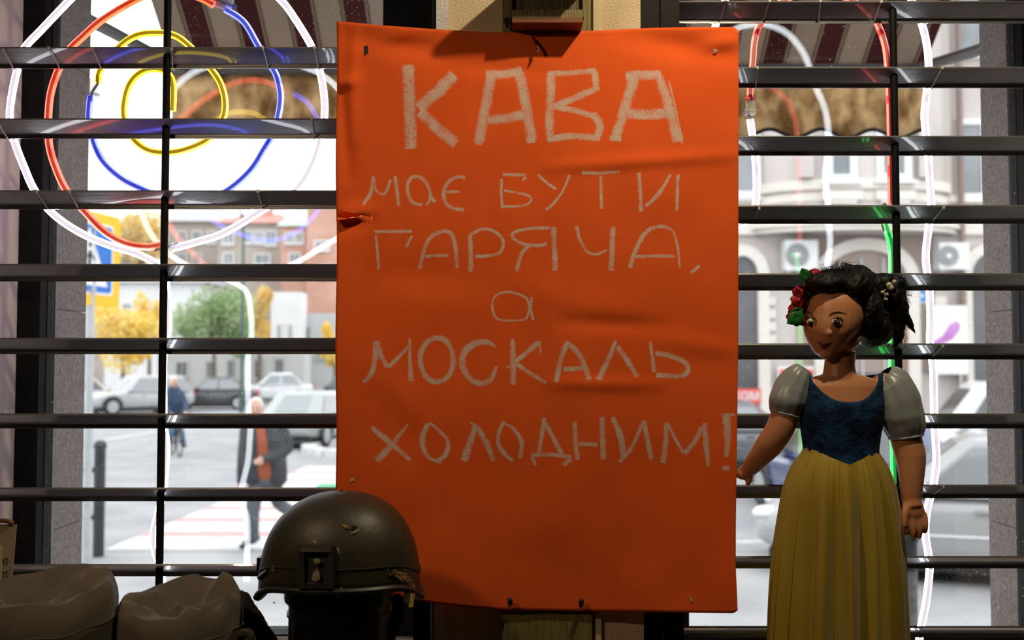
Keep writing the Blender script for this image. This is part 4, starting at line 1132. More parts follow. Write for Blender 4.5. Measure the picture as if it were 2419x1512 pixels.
# cardboard sheet with numbers and a smaller card at the left edge
M_['card'] = pmat('buff_cardboard', (0.34,0.27,0.19), (0.38,0.31,0.22), 10, 0.9)
M_['pencil'] = pmat('pencil_line', (0.07,0.06,0.06), rough=0.8)
YK = 1.60
cd = thing('cardboard_sheet', P(-60, 1500, YK), 'buff cardboard sheet with pencilled numbers leaning by the window', 'cardboard')
cd.location.z = ZSH
zsh_py = HORIZON+(CAM.z-ZSH)/YK*F
MB().prism([P(-150,1238,YK), P(38,1240,YK), P(26,1380,YK), P(12,1480,YK), Vector((P(2,1480,YK).x, YK, ZSH)), Vector((P(-150,1480,YK).x, YK, ZSH))], (0, 0.003, 0)).build('sheet', M_['card'], cd, smooth=False)
MB().tube([P(-40,1228,YK-0.002), P(10,1230,YK-0.003), P(24,1234,YK-0.002), P(31,1237,YK)], 0.0038, 7, 3).build('rolled_edge', M_['redbrownwood'], cd)
def scrib(lines):
    m = MB()
    for l in lines: m.tube([P(x, y, YK-0.0006) for x, y in l], 0.0006, 5, 4)
    m.build('pencil_number', M_['pencil'], cd)
scrib([[(2,1324),(7,1318),(7,1334)], [(12,1320),(17,1318),(18,1326),(14,1334),(10,1328),(12,1320)]])
scrib([[(3,1358),(8,1350),(8,1365)], [(12,1352),(18,1350),(14,1356),(19,1361),(12,1366)]])
MB().box((P(-120,1300,YK-0.004).x, YK-0.006, P(0,1388,YK).z), (P(4,1300,YK-0.004).x, YK-0.0004, P(0,1290,YK).z)).build('small_card', M_['creamtrim'], cd, smooth=False)
# ================================================================== AWNING
M_['awnmaroon'] = pmat('maroon_awning_canvas', (0.10,0.022,0.022), (0.14,0.03,0.03), 3, 0.9, trans=0.35)
M_['awncream'] = pmat('cream_awning_canvas', (0.44,0.36,0.29), (0.50,0.41,0.34), 3, 0.9, trans=0.35)
M_['awnpin'] = pmat('brown_awning_pinstripe', (0.26,0.16,0.10), rough=0.9, trans=0.35)
M_['valance'] = pmat('stained_brown_valance', (0.36,0.24,0.12), (0.80,0.64,0.43), 9, 0.9, trans=0.7, stretch=(1.2,1,0.8), ramp=(0.36,0.62))
M_['greymetal'] = pmat('grey_painted_metal', (0.20,0.20,0.21), rough=0.45, metal=0.2)
YA = 4.2
AX0, AX1 = P(408, 170, YA).x, P(2183, 165, YA).x
AZ = P(1300, 160, YA).z; AW = (2.47, 4.02)
aw = thing('awning', ((AX0+AX1)/2, 2.5, 3.9), 'maroon and cream striped awning with a scalloped brown valance over the windows', 'awning')
def aw_at(x, t): return Vector((x, YA+(AW[0]-YA)*t, AZ+(AW[1]-AZ)*t))
pitch = 0.232; x = AX0; k = 0
def astrip(x0, x1, mat, name='canvas_stripe'):
    m = MB(); 
    m.prism([aw_at(x0,0), aw_at(x1,0), aw_at(x1,1), aw_at(x0,1)], (0, 0.002, 0.003))
    m.build(name, mat, aw, smooth=False)
while x < AX1-0.01:
    w = min(0.098, AX1-x); astrip(x, x+w, M_['awncream']); x += w
    for nm, wd in (('p',0.010),('c',0.006),('m',0.088),('c',0.006),('p',0.010)):
        if x >= AX1-0.001: break
        w = min(wd, AX1-x); astrip(x, x+w, M_['awnmaroon'] if nm == 'm' else M_['awnpin'] if nm == 'p' else M_['awncream'], 'canvas_stripe' if nm == 'm' else 'pinstripe'); x += w
MB().box((AX0-0.02, YA-0.02, AZ-0.03), (AX1+0.02, YA+0.02, AZ+0.012)).build('front_rail', M_['greymetal'], aw, smooth=False)
zv0 = AZ-0.03; zvb = P(1900, 312, YA).z
m = MB(); n = 260; top, botm, edge = [], [], []
for i in range(n+1):
    x = AX0+(AX1-AX0)*i/n
    zsc = zvb-0.006+0.018*math.cos(2*math.pi*(x-P(1940,300,YA).x)/ (124*MM(YA)) + math.pi)*-1
    yw = YA+0.012*math.sin(x*9)*0.4
    top.append(Vector((x, YA, zv0))); botm.append(Vector((x, yw, zsc)))
m.loft([[a.lerp(bq, f) for a, bq in zip(top, botm)] for f in (0,0.33,0.66,1)], closed=False)
m.build('valance', M_['valance'], aw).modifiers.new('t','SOLIDIFY').thickness = 0.002
MB().tube(botm, 0.009, 6, flat=(0.4,1)).build('valance_binding', M_['cap'], aw)
for ex, el in ((AX1-0.05, (P(2330,112,3.3))), (AX0+0.05, P(205,45,3.2))):
    a = Vector((ex, YA, AZ-0.01)); 
    c = Vector((el.x+(0.25 if ex > 0 else -0.25), 2.45, el.z+0.25))
    MB().tube([a, el, c], 0.022, 8).build('folding_arm', M_['greymetal'], aw)

# ================================================================== GENERIC PIECES
def win(parent, c, w, h, mats, M=None, bars=1, frame=0.09, sill=True, name='window'):
    """window with frame, pane, bars and sill on a wall facing -Y at point c (lower centre)"""
    fm, gm = mats
    T = Matrix.Translation(c) @ (M or Matrix())
    f = MB(); y0, y1 = -0.07, 0.05
    f.box((-w/2-frame, y0, -frame), (-w/2, y1, h+frame), T).box((w/2, y0, -frame), (w/2+frame, y1, h+frame), T).box((-w/2, y0, -frame), (w/2, y1, 0), T).box((-w/2, y0, h), (w/2, y1, h+frame), T)
    for i in range(bars):
        xx = -w/2+w*(i+1)/(bars+1); f.box((xx-0.03, y0+0.02, 0), (xx+0.03, y1, h), T)
    if sill: f.box((-w/2-frame*1.5, -0.18, -frame-0.08), (w/2+frame*1.5, 0.02, -frame), T)
    fo = f.build(name, fm, parent, smooth=False)
    MB().box((-w/2, -0.02, 0), (w/2, 0.02, h), T).build('window_pane', gm, fo, smooth=False)
M_['fwhite'] = pmat('white_window_paint', (0.66,0.66,0.65), rough=0.6)
M_['fgrey'] = pmat('grey_window_paint', (0.40,0.40,0.40), rough=0.6)
M_['bglass'] = pmat('building_window_glass', (0.16,0.18,0.19), (0.26,0.28,0.29), 0.8, 0.15)
M_['dglass'] = pmat('dark_window_glass', (0.06,0.06,0.065), (0.10,0.10,0.105), 0.6, 0.2)
M_['pinkgrey'] = pmat('pinkish_grey_render', (0.46,0.41,0.385), (0.53,0.48,0.455), 0.5, 0.9)
M_['mould'] = pmat('cream_moulding', (0.60,0.56,0.50), (0.66,0.62,0.57), 1, 0.85)
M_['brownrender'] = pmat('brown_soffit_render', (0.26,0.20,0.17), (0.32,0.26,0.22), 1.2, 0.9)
M_['pipe'] = pmat('brown_drainpipe', (0.20,0.14,0.12), rough=0.6)
M_['acwhite'] = pmat('air_conditioner_white', (0.66,0.66,0.66), rough=0.5)
M_['acdark'] = pmat('fan_grille_grey', (0.15,0.16,0.17), rough=0.5)
M_['redsign'] = pmat('red_sign', (0.66,0.07,0.045), rough=0.5)
M_['signwhite'] = pmat('sign_white', (0.72,0.72,0.72), rough=0.5)
M_['purple'] = pmat('purple_print', (0.42,0.16,0.42), (0.48,0.22,0.50), 2, 0.6)
M_['bluesign'] = pmat('blue_sign', (0.015,0.17,0.50), rough=0.5)
M_['doorbrown'] = pmat('brown_door', (0.26,0.15,0.10), (0.30,0.18,0.12), 3, 0.6, stretch=(4,1,0.4))

# ---------------------------------------------------- corner building with a bay (seen through the right window)
YB = 25.0; BS = MM(YB)
bl = thing('building', (P(2000,900,YB).x, YB, GZ), 'pinkish grey building with a rounded bay, arches and cream mouldings', 'building')
def B(px, py, d=0.0):
    p = P(px, py, YB); p.y += d; return p
XB0, XB1, ZBT = B(1380,500).x, B(2760,500).x, 16.0
MB().box((XB0, YB, GZ), (XB1, YB+6, ZBT)).build('wall', M_['pinkgrey'], bl, smooth=False)
# bay
bcx = B(2015,500).x; brx = 215*BS; bry = 1.0
z1 = B(2000,556).z; 
def bayring(z, k=1.0, dy=0.0, n=28):
    return [Vector((bcx+brx*k*math.cos(a), YB-bry*k*math.sin(a)+dy, z)) for a in [math.pi*j/n for j in range(n+1)]]
MB().loft([bayring(z1), bayring(ZBT)], closed=False).poly(bayring(z1)).build('bay', M_['pinkgrey'], bl)
def band(ya, yb_, k, name='cornice'):
    za, zb_ = B(2000,ya).z, B(2000,yb_).z
    m = MB(); m.loft([bayring(za,0.99), bayring(za,k), bayring(zb_,k), bayring(zb_,0.99)], closed=False)
    m.build(name, M_['mould'], bl)
band(520, 556, 1.10); band(536, 545, 1.16); band(440, 462, 1.07); band(470, 488, 1.03)
for (ya, yb_, d) in ((525,556,0.16),(463,480,0.12)):
    for (xa, xb) in ((1380,1802),(2228,2760)):
        MB().box((B(xa,500).x, YB-d, B(0,yb_).z), (B(xb,500).x, YB, B(0,ya).z)).build('cornice', M_['mould'], bl, smooth=False)
# consoles under the bay windows
for px in (1957, 2077):
    a = math.acos(max(-1,min(1,(B(px,500).x-bcx)/brx)))
    c = Vector((bcx+brx*math.cos(a), YB-bry*math.sin(a), B(0,478).z))
    MB().cbox(c+Vector((0,-0.06,0)), (0.95,0.24,0.22)).cbox(c+Vector((0,-0.05,-0.16)), (0.7,0.2,0.1)).build('console', M_['mould'], bl)
def arcpt(px): 
    t = max(-0.99, min(0.99, (B(px,500).x-bcx)/brx)); return YB-bry*math.sqrt(1-t*t)
for px, y0, y1, w in ((1957,440,348,0.40),(2077,438,348,0.48)):
    z0 = B(0,y0-10).z; h = 2.0
    win(bl, Vector((B(px,500).x, arcpt(px)-0.02, z0)), w*1.05, h, (M_['fwhite'], M_['bglass']), frame=0.17, bars=0)
    win(bl, Vector((B(px,500).x, arcpt(px)-0.02, z0+3.6)), w*1.05, h, (M_['fwhite'], M_['bglass']), frame=0.17, bars=0)
for px in (1762, 2296, 1560, 2440):
    win(bl, Vector((B(px,500).x, YB-0.01, B(0,452 if px < 2000 else 458).z)), 0.46, 1.75, (M_['fwhite'], M_['bglass']), frame=0.15, bars=0)
    win(bl, Vector((B(px,500).x, YB-0.01, B(0,452).z+3.6)), 0.5, 1.9, (M_['fwhite'], M_['bglass']), frame=0.15, bars=0)
for px in (1880, 2150, 2230):
    MB().box((B(px,500).x-0.16, YB-(1.02 if px < 2200 and px > 1830 else 0.1), B(0,436).z), (B(px,500).x+0.16, YB, ZBT-1)).build('pilaster', M_['pinkgrey'], bl, smooth=False)
MB().tube([(B(2262,500).x, YB-0.22, GZ), (B(2262,500).x, YB-0.22, ZBT)], 0.075, 10).build('drainpipe', M_['pipe'], bl)
# soffit wall under the bay, big arch
def arch(pxc, half, y_spring, y_top, y_bot, surround, glass, wmat, name):
    cx = B(pxc,700).x; hw = half*BS; zs, zt, zb_ = B(0,y_spring).z, B(0,y_top).z, max(GZ, B(0,y_bot).z)
    g = thing(name, (cx, YB, zb_)); set_parent(g, bl)
    def outline(k, dz=0): return [Vector((cx+(hw+k)*math.cos(math.pi*j/20), YB-0.03, zs+(zt-zs+k)*math.sin(math.pi*j/20))) for j in range(21)]
    inner = outline(0); inner = [Vector((cx+hw, YB-0.03, zb_))]+inner+[Vector((cx-hw, YB-0.03, zb_))]
    MB().poly(inner).build('window_pane', glass, g, smooth=False)
    o0, o1 = outline(0), outline(surround)
    o0 = [Vector((cx+hw, YB-0.03, zb_))]+o0+[Vector((cx-hw, YB-0.03, zb_))]; o1 = [Vector((cx+hw+surround, YB-0.03, zb_))]+o1+[Vector((cx-hw-surround, YB-0.03, zb_))]
    dy = Vector((0,-0.14,0))
    MB().loft([o0, [p+dy for p in o0], [p+dy for p in o1], o1], closed=False).build('arch_surround', wmat, g)
    return g
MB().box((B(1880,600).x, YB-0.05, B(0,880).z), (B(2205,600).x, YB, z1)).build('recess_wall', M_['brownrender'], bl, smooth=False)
g = arch(2043, 96, 660, 592, 1066, 0.30, M_['dglass'], M_['mould'], 'arched_window')
for px in (1985, 2033, 2085):
    MB().box((B(px,700).x-0.03, YB-0.09, GZ), (B(px,700).x+0.03, YB-0.03, B(0,610).z)).build('window_bar', M_['fgrey'], g, smooth=False)
g2 = arch(1752, 36, 650, 606, 1066, 0.28, M_['dglass'], M_['mould'], 'arched_window')
arch(2330, 40, 655, 602, 1066, 0.26, M_['dglass'], M_['mould'], 'arched_window')
arch(2560, 70, 655, 600, 1066, 0.28, M_['dglass'], M_['mould'], 'arched_window')
for k in range(4):
    for px in (1815, 2218):
        zq = B(0, 722+30*k).z
        MB().box((B(px,700).x-0.15, YB-0.12, zq), (B(px,700).x+0.15, YB, zq+0.22)).build('quoin', M_['mould'], bl, smooth=False)
MB().box((XB0, YB-0.10, GZ), (XB1, YB-0.06+0.05, GZ+0.6)).build('plinth', M_['mould'], bl, smooth=False)
MB().box((B(2128,800).x, YB-0.08, GZ), (B(2156,800).x, YB-0.04, B(0,752).z)).build('door_leaf', M_['doorbrown'], bl, smooth=False)
# air conditioners
def aircon(x0, x1, y0, y1, label):
    t = thing('air_conditioner', B((x0+x1)/2, y1, -0.4), label, 'air conditioner', 'air conditioners on the building front')
    yy = YB-0.45
    MB().box((B(x0,0).x*(yy/YB), yy, B(0,y1).z), (B(x1,0).x*(yy/YB), YB-0.06, B(0,y0).z)).build('casing', M_['acwhite'], t)
    c = B(x0+(x1-x0)*0.46, (y0+y1)/2); c.x *= yy/YB
    r = (y1-y0)*0.39*BS
    MB().tube([Vector((c.x, yy-0.03, c.z)), Vector((c.x, yy+0.01, c.z))], r, 24).build('fan_grille', M_['acdark'], t)
    MB().tube([Vector((c.x, yy-0.05, c.z)), Vector((c.x, yy-0.02, c.z))], r*0.25, 16).build('fan_hub', M_['acwhite'], t)
    gr = MB()
    for k in range(3):
        rr = r*(0.45+0.25*k); gr.tube([Vector((c.x+rr*math.cos(a), yy-0.035, c.z+rr*math.sin(a))) for a in [2*math.pi*j/24 for j in range(25)]], 0.008, 4)
    gr.build('guard_rings', M_['acwhite'], t)
    for xx in (x0+8, x1-8):
        MB().box((B(xx,0).x*(yy/YB)-0.03, yy, B(0,y1).z-0.06), (B(xx,0).x*(yy/YB)+0.03, YB-0.04, B(0,y1).z)).build('bracket', M_['fgrey'], t, smooth=False)
aircon(1848, 1925, 572, 642, 'white air conditioner with a dark fan beside the big arched window')
aircon(2208, 2278, 578, 640, 'white air conditioner with a pale fan beside the drainpipe')
# notices on the building
yy = YB-0.30
def board(name, x0, x1, y0, y1, mat, label, cat, d=0.30, th=0.04):
    y_ = YB-d; t = thing(name, P((x0+x1)/2, y1, y_), label, cat)
    MB().box((P(x0,y0,y_).x, y_, P(x0,y1,y_).z), (P(x1,y0,y_).x, y_+th, P(x1,y0,y_).z)).build('panel', mat, t, smooth=False)
    return t, y_
nb, y_ = board('notice_board', 2203, 2284, 722, 884, M_['signwhite'], 'white notice board with a purple diagonal print on the building front', 'notice board')
y_ -= 0.004
pts = [(2206,806),(2228,792),(2242,768),(2258,758),(2268,764),(2268,778),(2252,800),(2230,812),(2206,824)]
MB().poly([P(x,y,y_) for x,y in pts]).build('purple_print', M_['purple'], nb, smooth=False)
for (x0,x1,y0,y1) in ((2218,2262,738,740),(2216,2244,752,754),(2214,2264,836,838),(2214,2258,856,858)):
    MB().box((P(x0,y0,y_).x, y_, P(x0,y1,y_).z), (P(x1,y0,y_).x, y_+0.004, P(x1,y0,y_).z)).build('text_line', M_['fgrey'], nb, smooth=False)
for xx in (2215, 2270):
    pp = P(xx, 884, y_+0.02); MB().box((pp.x-0.03, y_+0.01, GZ), (pp.x+0.03, y_+0.04, pp.z)).build('leg', M_['fgrey'], nb, smooth=False)
ps, y_ = board('parking_sign', 2166, 2190, 682, 716, M_['signwhite'], 'small white and blue square sign on the building wall', 'sign', 0.1)
MB().box((P(2168,716,y_).x, y_-0.01, P(0,713,y_).z), (P(2188,716,y_).x, y_, P(0,685,y_).z)).build('blue_field', M_['bluesign'], ps, smooth=False)
MB().box((P(2175,700,y_).x, y_-0.014, P(0,703,y_).z), (P(2181,700,y_).x, y_-0.01, P(0,694,y_).z)).build('pictogram', M_['signwhite'], ps, smooth=False)
rs1, y_ = board('shop_sign', 1838, 1922, 866, 926, M_['signwhite'], 'white and red shop sign on the building front behind the doll', 'sign', 0.2)
for (y0,y1) in ((872,893),(910,922)):
    MB().box((P(1842,y0,y_).x, y_-0.01, P(0,y1,y_).z), (P(1920,y0,y_).x, y_, P(0,y0,y_).z)).build('red_band', M_['redsign'], rs1, smooth=False)
# free-standing red sign by the kerb
YR = 22.4
rs2 = thing('red_street_sign', Vector((P(1770,940,YR).x, YR, GZ)), 'red rectangular sign with white letters standing on a grey post', 'sign')
MB().box((P(1715,918,YR).x, YR, P(0,954,YR).z), (P(1798,918,YR).x, YR+0.05, P(0,918,YR).z)).build('panel', M_['redsign'], rs2, smooth=False)
MB().box((P(1715,923,YR).x, YR-0.004, P(0,948,YR).z), (P(1793,923,YR).x, YR, P(0,923,YR).z)).build('inner_field', pmat('pale_red_field', (0.62,0.20,0.19), rough=0.5), rs2, smooth=False)
MB().tube([(P(1796,950,YR).x, YR+0.08, GZ), (P(1796,950,YR).x, YR+0.08, P(0,918,YR).z)], 0.035, 8).build('post', M_['fgrey'], rs2)
def text(s_, c, size, mat, parent, name='lettering', rot=0.0):
    cu = bpy.data.curves.new('t', 'FONT'); cu.body = s_; cu.size = size; cu.extrude = 0.002; cu.align_x = 'CENTER'
    o = bpy.data.objects.new('t', cu); COL.objects.link(o)
    me = bpy.data.meshes.new_from_object(o.evaluated_get(bpy.context.evaluated_depsgraph_get()))
    bpy.data.objects.remove(o)
    me.transform(Matrix.Translation(c) @ Matrix.Rotation(rot, 4, 'Z') @ Matrix.Rotation(math.pi/2, 4, 'X'))
    me.materials.clear()
    return add(name, me, mat, parent)
text('КОМ', Vector((P(1762,946,YR).x, YR-0.008, P(0,946,YR).z)), 0.27, M_['signwhite'], rs2)

# ---------------------------------------------------- far buildings seen through the left window
def house(label, x0, x1, ytop, Y, mat, wins, roof=None, depth=8, wmats=None, name='house'):
    a, c_ = P(x0, ytop, Y), P(x1, ytop, Y)
    t = thing(name, ((a.x+c_.x)/2, Y, GZ), label, 'building', 'far houses along the street')
    MB().box((a.x, Y, GZ), (c_.x, Y+depth, a.z)).build('wall', mat, t, smooth=False)
    for (px, py, w, h) in wins:
        win(t, Vector((P(px,py,Y).x, Y-0.01, P(px,py+h/2,Y).z)), w*MM(Y), h*MM(Y), wmats or (M_['fwhite'], M_['bglass']), bars=1, frame=0.10)
    if roof:
        rm, rh, ov = roof
        m = MB(); p = [Vector((a.x-ov, Y-ov, a.z)), Vector((c_.x+ov, Y-ov, a.z)), Vector((c_.x+ov, Y+depth+ov, a.z)), Vector((a.x-ov, Y+depth+ov, a.z))]
        r0, r1 = Vector((a.x+1, Y+depth/2, a.z+rh)), Vector((c_.x-1, Y+depth/2, a.z+rh))
        m.poly([p[0],p[1],r1,r0]).poly([p[1],p[2],r1]).poly([p[2],p[3],r0,r1]).poly([p[3],p[0],r0]).poly(p)
        m.build('roof', rm, t, smooth=False)
        if c_.x-a.x > 5: MB().box((r0.x+1.5, r0.y-0.4, a.z), (r0.x+2.3, r0.y+0.4, a.z+rh+0.9)).build('chimney', M_['brickred'], t, smooth=False)
    return t
M_['brickred'] = pmat('weathered_brick_red', (0.42,0.22,0.16), (0.52,0.31,0.24), 0.6, 0.9)
M_['brownwall'] = pmat('brown_grey_wall', (0.34,0.29,0.25), (0.42,0.37,0.33), 0.5, 0.9)
M_['offwhite'] = pmat('off_white_wall', (0.60,0.60,0.60), (0.66,0.66,0.66), 0.5, 0.9)
M_['palegrey'] = pmat('pale_grey_wall', (0.44,0.44,0.43), (0.50,0.50,0.49), 0.5, 0.9)
M_['rooftin'] = pmat('grey_tin_roof', (0.30,0.30,0.31), (0.36,0.36,0.37), 1, 0.5)
M_['roofred'] = pmat('red_tin_roof', (0.38,0.16,0.13), (0.44,0.20,0.17), 1, 0.6)
M_['roofgreen'] = pmat('pale_green_roof', (0.40,0.55,0.46), (0.46,0.60,0.52), 1, 0.6)
house('brown grey house with a tin roof beyond the spiral', 395, 516, 524, 84, M_['brownwall'], [(430,560,18,26),(466,560,18,26),(500,560,16,26),(430,610,18,24),(466,612,18,24)], (M_['rooftin'],1.6,0.5))
house('weathered house with a red tin roof between brown and green roofed houses', 516, 668, 528, 78, M_['brownwall'], [(540,560,22,30),(585,560,16,26),(612,560,16,26),(640,562,22,30),(540,612,20,26),(620,612,34,20)], (M_['roofred'],1.4,0.4))
house('narrow red brick house under a pale green roof', 664, 726, 534, 74, M_['brickred'], [(684,562,16,22),(708,562,14,22),(696,610,22,20)], (M_['roofgreen'],2.2,0.3))
house('tall plain red brick house beside the poster edge', 726, 900, 470, 72, M_['brickred'], [(760,580,30,18),(770,640,26,24),(820,560,24,30)], None)
house('long off white house behind the yellow bushes', 250, 480, 668, 66, M_['offwhite'], [(300,730,18,24),(450,735,18,24)], (M_['rooftin'],0.8,0.4))
house('cream house with two narrow windows beyond the green tree', 640, 712, 690, 60, M_['offwhite'], [(660,790,9,46),(686,790,9,46)], None, 1.6, wmats=(M_['fwhite'], M_['bglass']))
house('pale house with a dark doorway at the poster edge', 712, 860, 740, 62, M_['palegrey'], [(722,800,14,50),(760,830,18,26)], None, wmats=(M_['fgrey'], M_['dglass']))
house('low pale grey house front with doorways behind the parked cars', 372, 720, 822, 57.8, M_['palegrey'], [(496,876,12,40),(546,876,12,46),(430,872,22,30),(610,872,14,40),(660,868,16,36)], None, 1.8, wmats=(M_['fgrey'], M_['dglass']))
house('grey house wall far behind the road sign', -60, 250, 600, 88, M_['brownwall'], [(150,680,18,26),(205,680,18,26)], (M_['rooftin'],1.5,0.5))

# ---------------------------------------------------- trees
M_['bark'] = pmat('grey_brown_bark', (0.13,0.10,0.08), (0.18,0.14,0.11), 4, 0.9)
def leafmat(n, a, c_): return pmat(n, a, c_, 0.7, 0.7, trans=0.4)
M_['lyellow'] = leafmat('yellow_autumn_leaves', (0.80,0.56,0.06), (0.84,0.68,0.26))
M_['lochre'] = leafmat('ochre_autumn_leaves', (0.72,0.50,0.14), (0.76,0.62,0.32))
M_['lgreen'] = leafmat('green_leaves', (0.22,0.33,0.13), (0.42,0.50,0.28))
def tree(label, px, pytop, pybot, halfpx, Y, mat, n, leaf=0.22, seed=1, clumps=9, trunk=True, name='tree'):
    s = MM(Y); r_ = random.Random(seed)
    base = Vector((P(px, 800, Y).x, Y, GZ)); zt, zb_ = P(px,pytop,Y).z, P(px,pybot,Y).z
    t = thing(name, base, label, 'tree' if trunk else 'bush', 'autumn trees on the far side of the street')
    hw, hh = halfpx*s, (zt-zb_)/2; zc_ = (zt+zb_)/2
    cl = [(Vector((base.x+r_.uniform(-0.62,0.62)*hw, Y+r_.uniform(-0.5,0.5)*hw, zc_+r_.uniform(-0.62,0.66)*hh)), r_.uniform(0.34,0.52)) for _ in range(clumps)]
    cl.append((Vector((base.x, Y, zc_)), 0.62))
    m = MB()
    for i in range(n):
        c_, k = r_.choice(cl)
        d = Vector((r_.gauss(0,1), r_.gauss(0,1), r_.gauss(0,1))).normalized()*(r_.random()**0.4)
        p = c_+Vector((d.x*hw*k, d.y*hw*k, d.z*hh*k*1.05))
        u = Vector((r_.gauss(0,1), r_.gauss(0,1), r_.gauss(0,1))).normalized()*leaf*r_.uniform(0.6,1.2); w = u.orthogonal().normalized()*leaf*0.5
        m.quad(p-u*0.5, p+w*0.5, p+u*0.5, p-w*0.5)
    o = m.build('foliage', mat, t, smooth=False, fix=False); o['kind'] = 'stuff'
    tr = MB(); tr.tube([base, base+Vector((0.05,0,(zb_-GZ)*0.6)), Vector((base.x, Y, zc_))], [0.16,0.13,0.07], 8, 3)
    for i in range(5):
        c_, k = cl[i]; tr.tube([Vector((base.x, Y, zb_*0.7+zc_*0.3)), c_], [0.06,0.02], 6)
    tr.build('trunk', M_['bark'], t)
    return t
tree('leafy green tree standing behind the parked cars', 505, 655, 862, 100, 52, M_['lgreen'], 6000, 0.26, 2, 14)
tree('broad yellow autumn bush tree behind the silver car', 290, 716, 876, 96, 50, M_['lyellow'], 4600, 0.26, 3, 14)
tree('small yellow autumn tree with a pointed top beside the white house', 352, 690, 860, 34, 56, M_['lyellow'], 1500, 0.24, 4, 6)
tree('slender ochre tree beside the green tree', 612, 668, 808, 34, 56.6, M_['lochre'], 1600, 0.26, 5, 7)
tree('hazy ochre tree top above the road sign', 330, 486, 660, 74, 79, M_['lochre'], 2600, 0.45, 6, 12)
tree('yellow tree showing at the poster edge', 790, 764, 872, 32, 55, M_['lyellow'], 1400, 0.25, 8, 7)

# ---------------------------------------------------- lamp post, road sign, railing, bollard
M_['greenpost'] = pmat('dark_green_post', (0.03,0.08,0.06), rough=0.5)
M_['polegrey'] = pmat('galvanised_pole', (0.40,0.42,0.43), (0.46,0.48,0.49), 6, 0.5, metal=0.3)
M_['signyellow'] = pmat('yellow_sign_board', (0.80,0.46,0.01), rough=0.5)
M_['signblue'] = pmat('blue_sign_field', (0.004,0.14,0.52), rough=0.45)
M_['postblack'] = pmat('black_post_paint', (0.018,0.022,0.026), rough=0.45)
M_['concrete'] = pmat('grey_concrete', (0.10,0.10,0.10), (0.17,0.17,0.165), 18, 0.9, bump=0.4, bscale=60)
YL = 43.4
lpT = thing('lamp_post', Vector((P(571,900,YL).x, YL, GZ)), 'tall dark green lamp post beside the green tree', 'lamp post')
zt = P(571,520,YL).z; xx = P(571,900,YL).x
MB().tube([(xx,YL,GZ),(xx,YL,zt)], [0.08,0.05], 10).build('pole', M_['greenpost'], lpT)
MB().tube([(xx,YL,GZ),(xx,YL,GZ+0.9)], [0.13,0.11], 10).build('base', M_['greenpost'], lpT)
MB().tube([(xx,YL,zt),(xx-0.2,YL-0.3,zt+0.5),(xx-0.8,YL-1.0,zt+0.7)], 0.06, 8, 3).build('arm', M_['greenpost'], lpT)
MB().sphere((xx-0.9,YL-1.1,zt+0.66), (0.34,0.5,0.12)).build('lamp_head', M_['fgrey'], lpT)
YQ = 10.9
xs_ = P(207, 1100, YQ).x
rsT = thing('crossing_sign', Vector((xs_, YQ, GZ)), 'yellow bordered blue pedestrian crossing sign on a grey pole', 'road sign')
zt_, zb_ = P(200,500,YQ).z, P(200,722,YQ).z
rot = math.radians(78)
Mr = Matrix.Translation(Vector((xs_, YQ-0.10, (zt_+zb_)/2))) @ Matrix.Rotation(rot, 4, 'Z')
hw, hh = 0.58, (zt_-zb_)/2
def rrect(w, h, r, y):
    o = []
    for cx, cz, a0 in ((w-r,h-r,0),(-w+r,h-r,90),(-w+r,-h+r,180),(w-r,-h+r,270)):
        for k in range(6): a = math.radians(a0+18*k); o.append(Mr @ Vector((cx+r*math.cos(a), y, cz+r*math.sin(a))))
    return o
nrm = (Mr.to_3x3() @ Vector((0,1,0)))
MB().prism(rrect(hw, hh, 0.07, -0.012), nrm*0.024).build('board', M_['signyellow'], rsT, smooth=False)
MB().prism(rrect(hw*0.76, hh*0.76, 0.05, -0.016), nrm*0.003).build('white_border', M_['signwhite'], rsT, smooth=False)
MB().prism(rrect(hw*0.71, hh*0.71, 0.04, -0.019), nrm*0.003).build('blue_field', M_['signblue'], rsT, smooth=False)
tri = [(-0.34,-0.30),(0.34,-0.30),(0.0,0.34)]
MB().prism([Mr @ Vector((a, -0.022, c_)) for a, c_ in tri], nrm*0.002).build('white_triangle', M_['signwhite'], rsT, smooth=False)
fig = MB()
def seg(p, q, w):
    fig.tube([Mr @ Vector((p[0], -0.024, p[1])), Mr @ Vector((q[0], -0.024, q[1]))], w, 6, flat=(0.3,1))
for p, q, w in (((0.0,0.08),(-0.01,-0.06),0.03),((-0.01,-0.06),(0.07,-0.16),0.02),((0.07,-0.16),(0.09,-0.27),0.018),((-0.01,-0.06),(-0.06,-0.16),0.02),((-0.06,-0.16),(-0.12,-0.26),0.018),((0.0,0.06),(0.10,-0.02),0.015),((0.0,0.06),(-0.10,-0.04),0.015)): seg(p, q, w)
fig.sphere(Mr @ Vector((0.0,-0.024,0.145)), (0.03,0.012,0.03), 10, 6)
fig.build('walking_figure', M_['postblack'], rsT)
MB().tube([(xs_,YQ,GZ),(xs_,YQ,zt_-0.05)], 0.045, 12).build('pole', M_['polegrey'], rsT)
MB().box((xs_-0.06,YQ-0.09,zb_+0.15),(xs_+0.06,YQ,zb_+0.19)).box((xs_-0.06,YQ-0.09,zt_-0.2),(xs_+0.06,YQ,zt_-0.16)).build('bracket', M_['polegrey'], rsT, smooth=False)
YR2 = 11.3
rl = thing('street_railing', Vector((P(234,1200,YR2).x, YR2, GZ)), 'black railing post with two short rails beside the sign pole', 'railing')
xx = P(234,1200,YR2).x; zt_ = P(234,1040,YR2).z
MB().lathe([(0.062,GZ),(0.062,zt_-0.09),(0.072,zt_-0.085),(0.072,zt_-0.05),(0.06,zt_-0.02),(0.03,zt_)], (xx,YR2,0), 16).build('post', M_['postblack'], rl)
